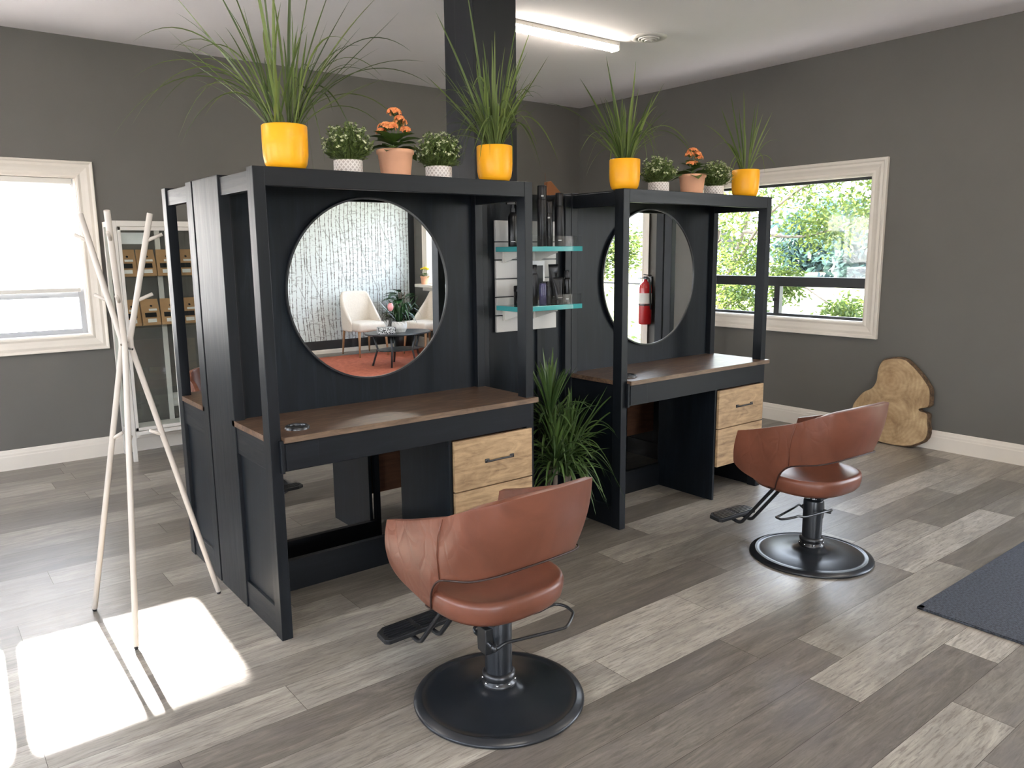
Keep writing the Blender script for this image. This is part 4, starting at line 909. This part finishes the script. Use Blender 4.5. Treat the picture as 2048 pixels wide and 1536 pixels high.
# ------------------------------------------------------------------ log slice, rug
outl = [(0.112, 0.68), (0.024, 0.705), (-0.056, 0.7), (-0.112, 0.663), (-0.167, 0.615), (-0.223, 0.555), (-0.266, 0.494), (-0.278, 0.429), (-0.274, 0.355), (-0.209, 0.328), (-0.219, 0.307), (-0.272, 0.295), (-0.28, 0.229), (-0.292, 0.163), (-0.278, 0.093), (-0.223, 0.049), (-0.16, 0.019), (-0.067, 0.005), (0.029, 0.005), (0.143, 0.022), (0.248, 0.082), (0.321, 0.185), (0.334, 0.263), (0.308, 0.324), (0.255, 0.396), (0.186, 0.441), (0.155, 0.508), (0.153, 0.578), (0.143, 0.635)]
t = thing('log_slice', 'large irregular slice of a tree trunk leaning against the right wall', 'wood slice', (5.085, 0, 0.0)); t.rotation_euler = (0, radians(4.5), 0)
dense = []
N_ = len(outl)
for i in range(N_):
    a, b, c_, d2 = [Vector((*outl[(i+k) % N_], 0)) for k in (-1, 0, 1, 2)]
    for k in range(4):
        u = k/4; q = 0.5*((2*b)+(c_-a)*u+(2*a-5*b+4*c_-d2)*u*u+(3*b-a-3*c_+d2)*u**3); dense.append((q.x, max(q.y, 0.004)))
m = MB(); m.bm.faces.new([m.bm.verts.new((-0.0005, y_*.985, .35+(z_-.35)*.985)) for y_, z_ in dense]); m.bm.faces.new([m.bm.verts.new((0.0675, y_*.985, .35+(z_-.35)*.985)) for y_, z_ in reversed(dense)]); m.build('cut_face', SLICE, t)
m = MB(); rg = random.Random(2); rings = []
for x_, k in ((0.0, .985), (0.004, 1.0), (0.02, 1.02), (0.045, 1.025), (0.063, 1.01), (0.067, .985)):
    rings.append([m.bm.verts.new((x_, y_*k*(1+rg.uniform(-.008, .008)*(k > 1)), max(.002, .35+(z_-.35)*k))) for y_, z_ in dense])
for A, B in zip(rings[:-1], rings[1:]):
    for i in range(len(dense)): m.bm.faces.new((A[i], A[(i+1) % len(dense)], B[(i+1) % len(dense)], B[i]))
m.build('bark', BARK2, t, smooth=True)
t = thing('charcoal_rug', 'dark charcoal woven rug on the floor at the right edge', 'rug', (2.30, -1.50, 0))
MB().box(0, 2.4, -1.5, 0, 0.0005, 0.010).build('rug_body', RUG, t, bevel=0.004)
m = MB(); m.box(-0.002, 2.402, -0.03, 0.001, 0.001, 0.0125); m.box(-0.002, 0.03, -1.5, 0, 0.001, 0.0125); m.build('hem', RUG, t, bevel=0.004)

# ------------------------------------------------------------------ waiting corner seen in the near mirror
def armchair(label, x, y, rz):
    t = thing('accent_chair', label, 'armchair', (x, y, 0.0125), rz, 'beige accent chairs')
    cols = []
    for i in range(15):
        u = (i/14-.5)*2; a = u*1.35; wv = 0.235; wing = abs(u)**3
        xb, yb_ = wv*min(1, abs(u)*1.25)*(1 if u > 0 else -1), -0.22 + 0.10*wing*1.0 + (0.22 if abs(u) > .93 else 0.0)
        top = .90-.05*abs(u)**4 - (.38*max(0, (abs(u)-.80)/.2)); cols.append(((xb*1.02, yb_-.10*(top-.45), top), (xb, yb_, .34)))
    m = MB(); grid = [[m.bm.verts.new(Vector(a).lerp(Vector(b), k/6)) for k in range(7)] for a, b in cols]
    for A, B in zip(grid[:-1], grid[1:]):
        for i in range(6): m.bm.faces.new((A[i], A[i+1], B[i+1], B[i]))
    m.build('backrest', FABRIC, t, smooth=True, solid=0.055, subsurf=2)
    MB().box(-.235, .235, -.20, .28, .35, .475).build('seat', FABRIC, t, bevel=0.04, seg=4, smooth=True)
    for (lx, ly, s_) in ((-.21, .24, 1), (.21, .24, 1), (-.20, -.2, -1), (.20, -.2, -1)):
        MB().tube([(lx, ly, .36), (lx+.02*(1 if lx > 0 else -1), ly+.03*s_, 0)], .021, 10, r1=.011).build('leg', OAK, t, smooth=True)
    return t
armchair('beige accent chair with oak legs against the birch wallpaper, reflected in the near mirror', 4.07, -6.22, radians(-3))
armchair('beige accent chair by the window side of the coffee table, reflected at the mirror edge', 4.86, -5.75, radians(80))
t = thing('coffee_table', 'low black oval coffee table in front of the beige accent chairs', 'coffee table', (3.99, -5.1, 0.0125))
MB().lathe([(0, .415), (1.0, .415), (1.01, .425), (1.0, .435), (0, .435)], 64, m=Matrix.Diagonal((.46, .30, 1, 1))).build('tabletop', TABLEB, t)
MB().lathe([(0, .20), (1.0, .20), (1.0, .215), (0, .215)], 48, m=Matrix.Diagonal((.30, .18, 1, 1))).build('lower_shelf', TABLEB, t)
for a in (-2.6, -1.4, -.2, 1.2, 2.2):
    MB().tube([(.36*cos(a), .22*sin(a), .415), (.30*cos(a), .18*sin(a), .22), (.37*cos(a), .24*sin(a), 0)], .014, 10).build('leg', TABLEB, t, smooth=True)
t = thing('planter', 'white faceted planter of dark leaves with a pink tulip on the coffee table', 'potted plant', (4.00, -5.08, .448))
m = MB(); n = 12; rr = [(.075, 0), (.10, .05), (.10, .10), (.092, .14)]; rings = []
for k, (r_1, z) in enumerate(rr): rings.append([m.bm.verts.new((r_1*cos(2*pi*(i+.5*(k % 2))/n), r_1*sin(2*pi*(i+.5*(k % 2))/n), z)) for i in range(n)])
for A, B in zip(rings[:-1], rings[1:]):
    for i in range(n): m.bm.faces.new((A[i], A[(i+1) % n], B[(i+1) % n])); m.bm.faces.new((A[i], B[(i+1) % n], B[i]))
m.bm.faces.new(list(reversed(rings[0]))); m.build('pot', LABEL, t); MB().lathe([(0, .13), (.09, .13)], 16).build('soil', SOIL, t)
rg = random.Random(9); m = MB()
for i in range(90):
    a = rg.uniform(0, 2*pi); m.blade((.03*cos(a), .03*sin(a), .13), a, rg.uniform(.05, .28), rg.uniform(.12, .34), rg.uniform(-.05, .34), rg.uniform(.012, .03))
m.build('foliage', DARKL, t, normals=False, smooth=True)
m = MB(); m.ball((-.17, .08, .34), .038, 12, 8, (1, 1, 1.5)); m.build('tulip', PINK, t, smooth=True); MB().tube([(-.02, .01, .13), (-.12, .06, .25), (-.17, .08, .31)], .004, 6).build('stem', DARKL, t)
t = thing('tissue_box', 'patterned black and white tissue box on the coffee table', 'tissue box', (3.76, -5.0, .448), .3)
def spotm():
    q = NT('spotted_card'); q.base(q.ramp(q.noise(q.coord((1, 1, 1)), 70, 2), [(.48, srgb(40, 40, 40)), (.52, srgb(225, 225, 222))])); return q.m
MB().box(-.11, .11, -.06, .06, 0, .085).build('box', spotm(), t, bevel=.002)
m = MB()
for i in range(7): a = i*.9; m.leaf((0, 0, .085), (cos(a)*.4, sin(a)*.4, 1), (1, 0, .2), .10, .06)
m.build('tissue', TILEW, t, normals=False)
t = thing('corner_plant', 'big dark leafy plant in the corner behind the coffee table', 'potted plant', (4.80, -6.38, 0.0125)); MB().lathe([(0, 0), (.13, 0), (.16, .3), (.15, .3), (.14, .27), (0, .27)], 32).build('pot', BOTTLE2, t, smooth=True)
m = MB(); rg = random.Random(17)
for i in range(46):
    a = rg.uniform(0, 2*pi); z = rg.uniform(.35, .85); L = rg.uniform(.16, .28); m.leaf((.05*cos(a), .05*sin(a), z), (cos(a), sin(a), rg.uniform(-.1, .9)), (0, 0, 1), L, L*.55, .35)
m.build('foliage', DARKL, t, normals=False, smooth=True); m = MB()
for i in range(5): a = i*1.3; m.tube([(0, 0, .27), (.03*cos(a), .03*sin(a), .6), (.05*cos(a), .05*sin(a), .85)], .008, 6)
m.build('stems', BARK, t)
kalanchoe('yellow flowered plant in a terracotta pot on the front window sill', 5.13, -6.25, .976, 8, [(0, 0, .11, .04), (.03, .02, .10, .03), (-.03, -.02, .10, .03)], YFLOW, .07, .12, 'sill plants', .7)
t = thing('rust_rug', 'rust coloured rug under the coffee table', 'rug', (4.05, -5.45, 0)); MB().box(-1.05, 1.08, -.85, .95, .0005, .012).build('rug_body', RUST, t, bevel=.004)
# fire extinguisher and post seen in the far mirror
t = thing('fire_extinguisher', 'red fire extinguisher hung on the right wall, reflected in the far mirror', 'fire extinguisher', (5.12, -1.80, .80))
MB().lathe([(0, 0), (.062, 0), (.068, .006), (.069, .02), (.069, .38), (.062, .415), (.04, .44), (.022, .452), (.02, .475), (0, .475)], 40).build('cylinder', REDM, t, smooth=True)
MB().lathe([(.0696, .22), (.0696, .33)], 40).build('paper_label', LABEL, t, smooth=True); MB().lathe([(.071, .20), (.072, .205), (.072, .212), (.071, .217)], 40).build('strap', BLKM, t, smooth=True)
m = MB(); m.box(-.012, .012, -.02, .02, .47, .505); m.box(-.09, .02, -.01, .01, .512, .52, Matrix.Rotation(0.12, 4, 'Y')); m.box(-.085, .01, -.01, .01, .487, .494, Matrix.Rotation(-.05, 4, 'Y')); m.build('handle', BLKM, t, bevel=.002)
MB().tube(smooth_curve([(0, .02, .49), (-.02, .06, .48), (-.03, .09, .42), (-.02, .085, .3), (0, .078, .16)], 4), .008, 8).build('hose', RUBBER, t, smooth=True)
MB().box(.066, .095, -.02, .02, .15, .50).build('wall_bracket', BLKM, t)
t = thing('corner_post', 'dark wooden post on the right wall beside the fire extinguisher', 'post', (5.12, -1.665, 0)); MB().box(0, .0965, 0, .095, 0, HC-.001).build('post', WBZ, t, bevel=.003)
MB().box(.04, .0965, .095, .14, 0, HC-.001).build('lit_side', plain('lit_side_pale', srgb(150, 158, 158), .5), t)  # pale strip paints the light falling on the post's side

# ------------------------------------------------------------------ outside: trees, hedge, house
def leafcloud(m, centres, n, L, rg, squash=.8):
    for _ in range(n):
        c_, r_c = rg.choice(centres); v_ = Vector((rg.gauss(0, .45), rg.gauss(0, .45), rg.gauss(0, .45)*squash)); q = Vector(c_)+v_*r_c
        d = Vector((rg.uniform(-1, 1), rg.uniform(-1, 1), rg.uniform(-1, .3))).normalized(); u = d.orthogonal(); s_ = d.cross(u).normalized(); l_ = L*rg.uniform(.6, 1.3)
        a, b, c2, d2 = q, q+d*l_*.5+s_*l_*.2, q+d*l_, q+d*l_*.5-s_*l_*.2
        m.bm.faces.new([m.bm.verts.new(p_) for p_ in (a, b, c2, d2)])
rg = random.Random(33)
t = thing('leafy_tree', 'leafy green tree with thin grey branches outside the right window', 'tree', (9.2, 4.75, -0.35))
tr = [[(0, 0, 0), (-.05, .05, .9), (.1, -.1, 1.7), (.15, -.35, 2.6), (0, -.5, 3.6)], [(.0, -.05, 1.0), (.0, -.6, 1.45), (-.2, -1.3, 1.5), (-.35, -2.0, 1.2)], [(.1, -.1, 1.6), (-.2, -.9, 2.4), (-.3, -1.8, 2.9), (-.2, -2.6, 3.1)], [(-.03, .02, .8), (.3, .6, 1.8), (.4, 1.2, 2.8)], [(0, -.3, 2.2), (.2, -1.2, 2.1), (.3, -2.0, 2.3)]]
for i, c_ in enumerate(tr): MB().tube(smooth_curve(c_, 5), .06 if i == 0 else .026, 8, r1=.012).build('trunk' if i == 0 else 'branch', BARK, t, smooth=True)
cen = [((.1, .2, 2.1), .8), ((0, -.5, 2.6), .9), ((-.1, -.6, 1.7), .5), ((.3, .9, 2.6), 1.0), ((-.2, -1.5, 2.9), .75), ((-.2, -2.5, 3.0), .7), ((.2, -1.6, 2.25), .5), ((-.2, -2.6, 2.35), .45), ((0, -.2, 3.4), .9), ((.2, .3, 1.4), .6), ((-.3, -1.3, 1.45), .28), ((.3, -1.9, 1.0), .35), ((-.1, -2.5, .75), .45), ((-.1, -1.8, .6), .25), ((0, .6, .8), .4), ((-.1, -.4, 1.2), .45)]
m = MB(); leafcloud(m, cen, 14000, .085, rg); m.build('foliage', TREEL, t, normals=False)
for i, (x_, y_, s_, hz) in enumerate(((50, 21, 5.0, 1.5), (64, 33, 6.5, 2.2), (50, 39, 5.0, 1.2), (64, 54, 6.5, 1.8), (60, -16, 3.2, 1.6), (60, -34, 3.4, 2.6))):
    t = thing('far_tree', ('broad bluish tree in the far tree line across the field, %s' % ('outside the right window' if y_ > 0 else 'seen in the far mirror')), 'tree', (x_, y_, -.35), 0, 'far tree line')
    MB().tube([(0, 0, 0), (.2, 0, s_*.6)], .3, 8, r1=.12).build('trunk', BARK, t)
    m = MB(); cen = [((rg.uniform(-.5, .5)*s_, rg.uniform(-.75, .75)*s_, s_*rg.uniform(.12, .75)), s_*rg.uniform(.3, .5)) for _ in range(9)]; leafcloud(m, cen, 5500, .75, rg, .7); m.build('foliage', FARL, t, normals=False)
t = thing('leafy_shrub', 'bright yellow green shrub outside the tall window, reflected in the far mirror', 'shrub', (7.4, -4.9, -.35)); m = MB(); cen = [((0, 0, .5), .5), ((.2, .5, .4), .4), ((0, -.4, .3), .4)]; leafcloud(m, cen, 1500, .08, rg); m.build('foliage', TREEL, t, normals=False); MB().tube([(0, 0, 0), (0, 0, .5)], .03, 8).build('stem', BARK, t)
t = thing('leafy_tree', 'young yellow green tree across the lawn, reflected in the far mirror', 'tree', (15.0, -12.4, -.35)); m = MB(); cen = [((0, 0, 1.9), 1.0), ((0, .9, 2.0), .8), ((.2, -.9, 1.5), .8), ((0, -1.8, 1.4), .7)]; leafcloud(m, cen, 6000, .15, rg); m.build('foliage', TREEL, t, normals=False); MB().tube([(0, 0, 0), (0, 0, 1.8)], .08, 8).build('trunk', BARK, t)
t = thing('small_shed', 'small blue grey shed across the field outside the right window', 'shed', (26.0, 17.0, -.35), .3); MB().box(-1.5, 1.5, -1.2, 1.2, 0, 2.0).build('wall', HOUSE, t); m = MB(); m.prism([(-1.35, 2.0), (1.35, 2.0), (0, 2.8)], 3.3, Matrix.Translation((-1.65, 0, 0)) @ Matrix.Rotation(radians(90), 4, 'X') @ Matrix.Rotation(radians(90), 4, 'Y')); 
m.build('roof', BLKF, t)
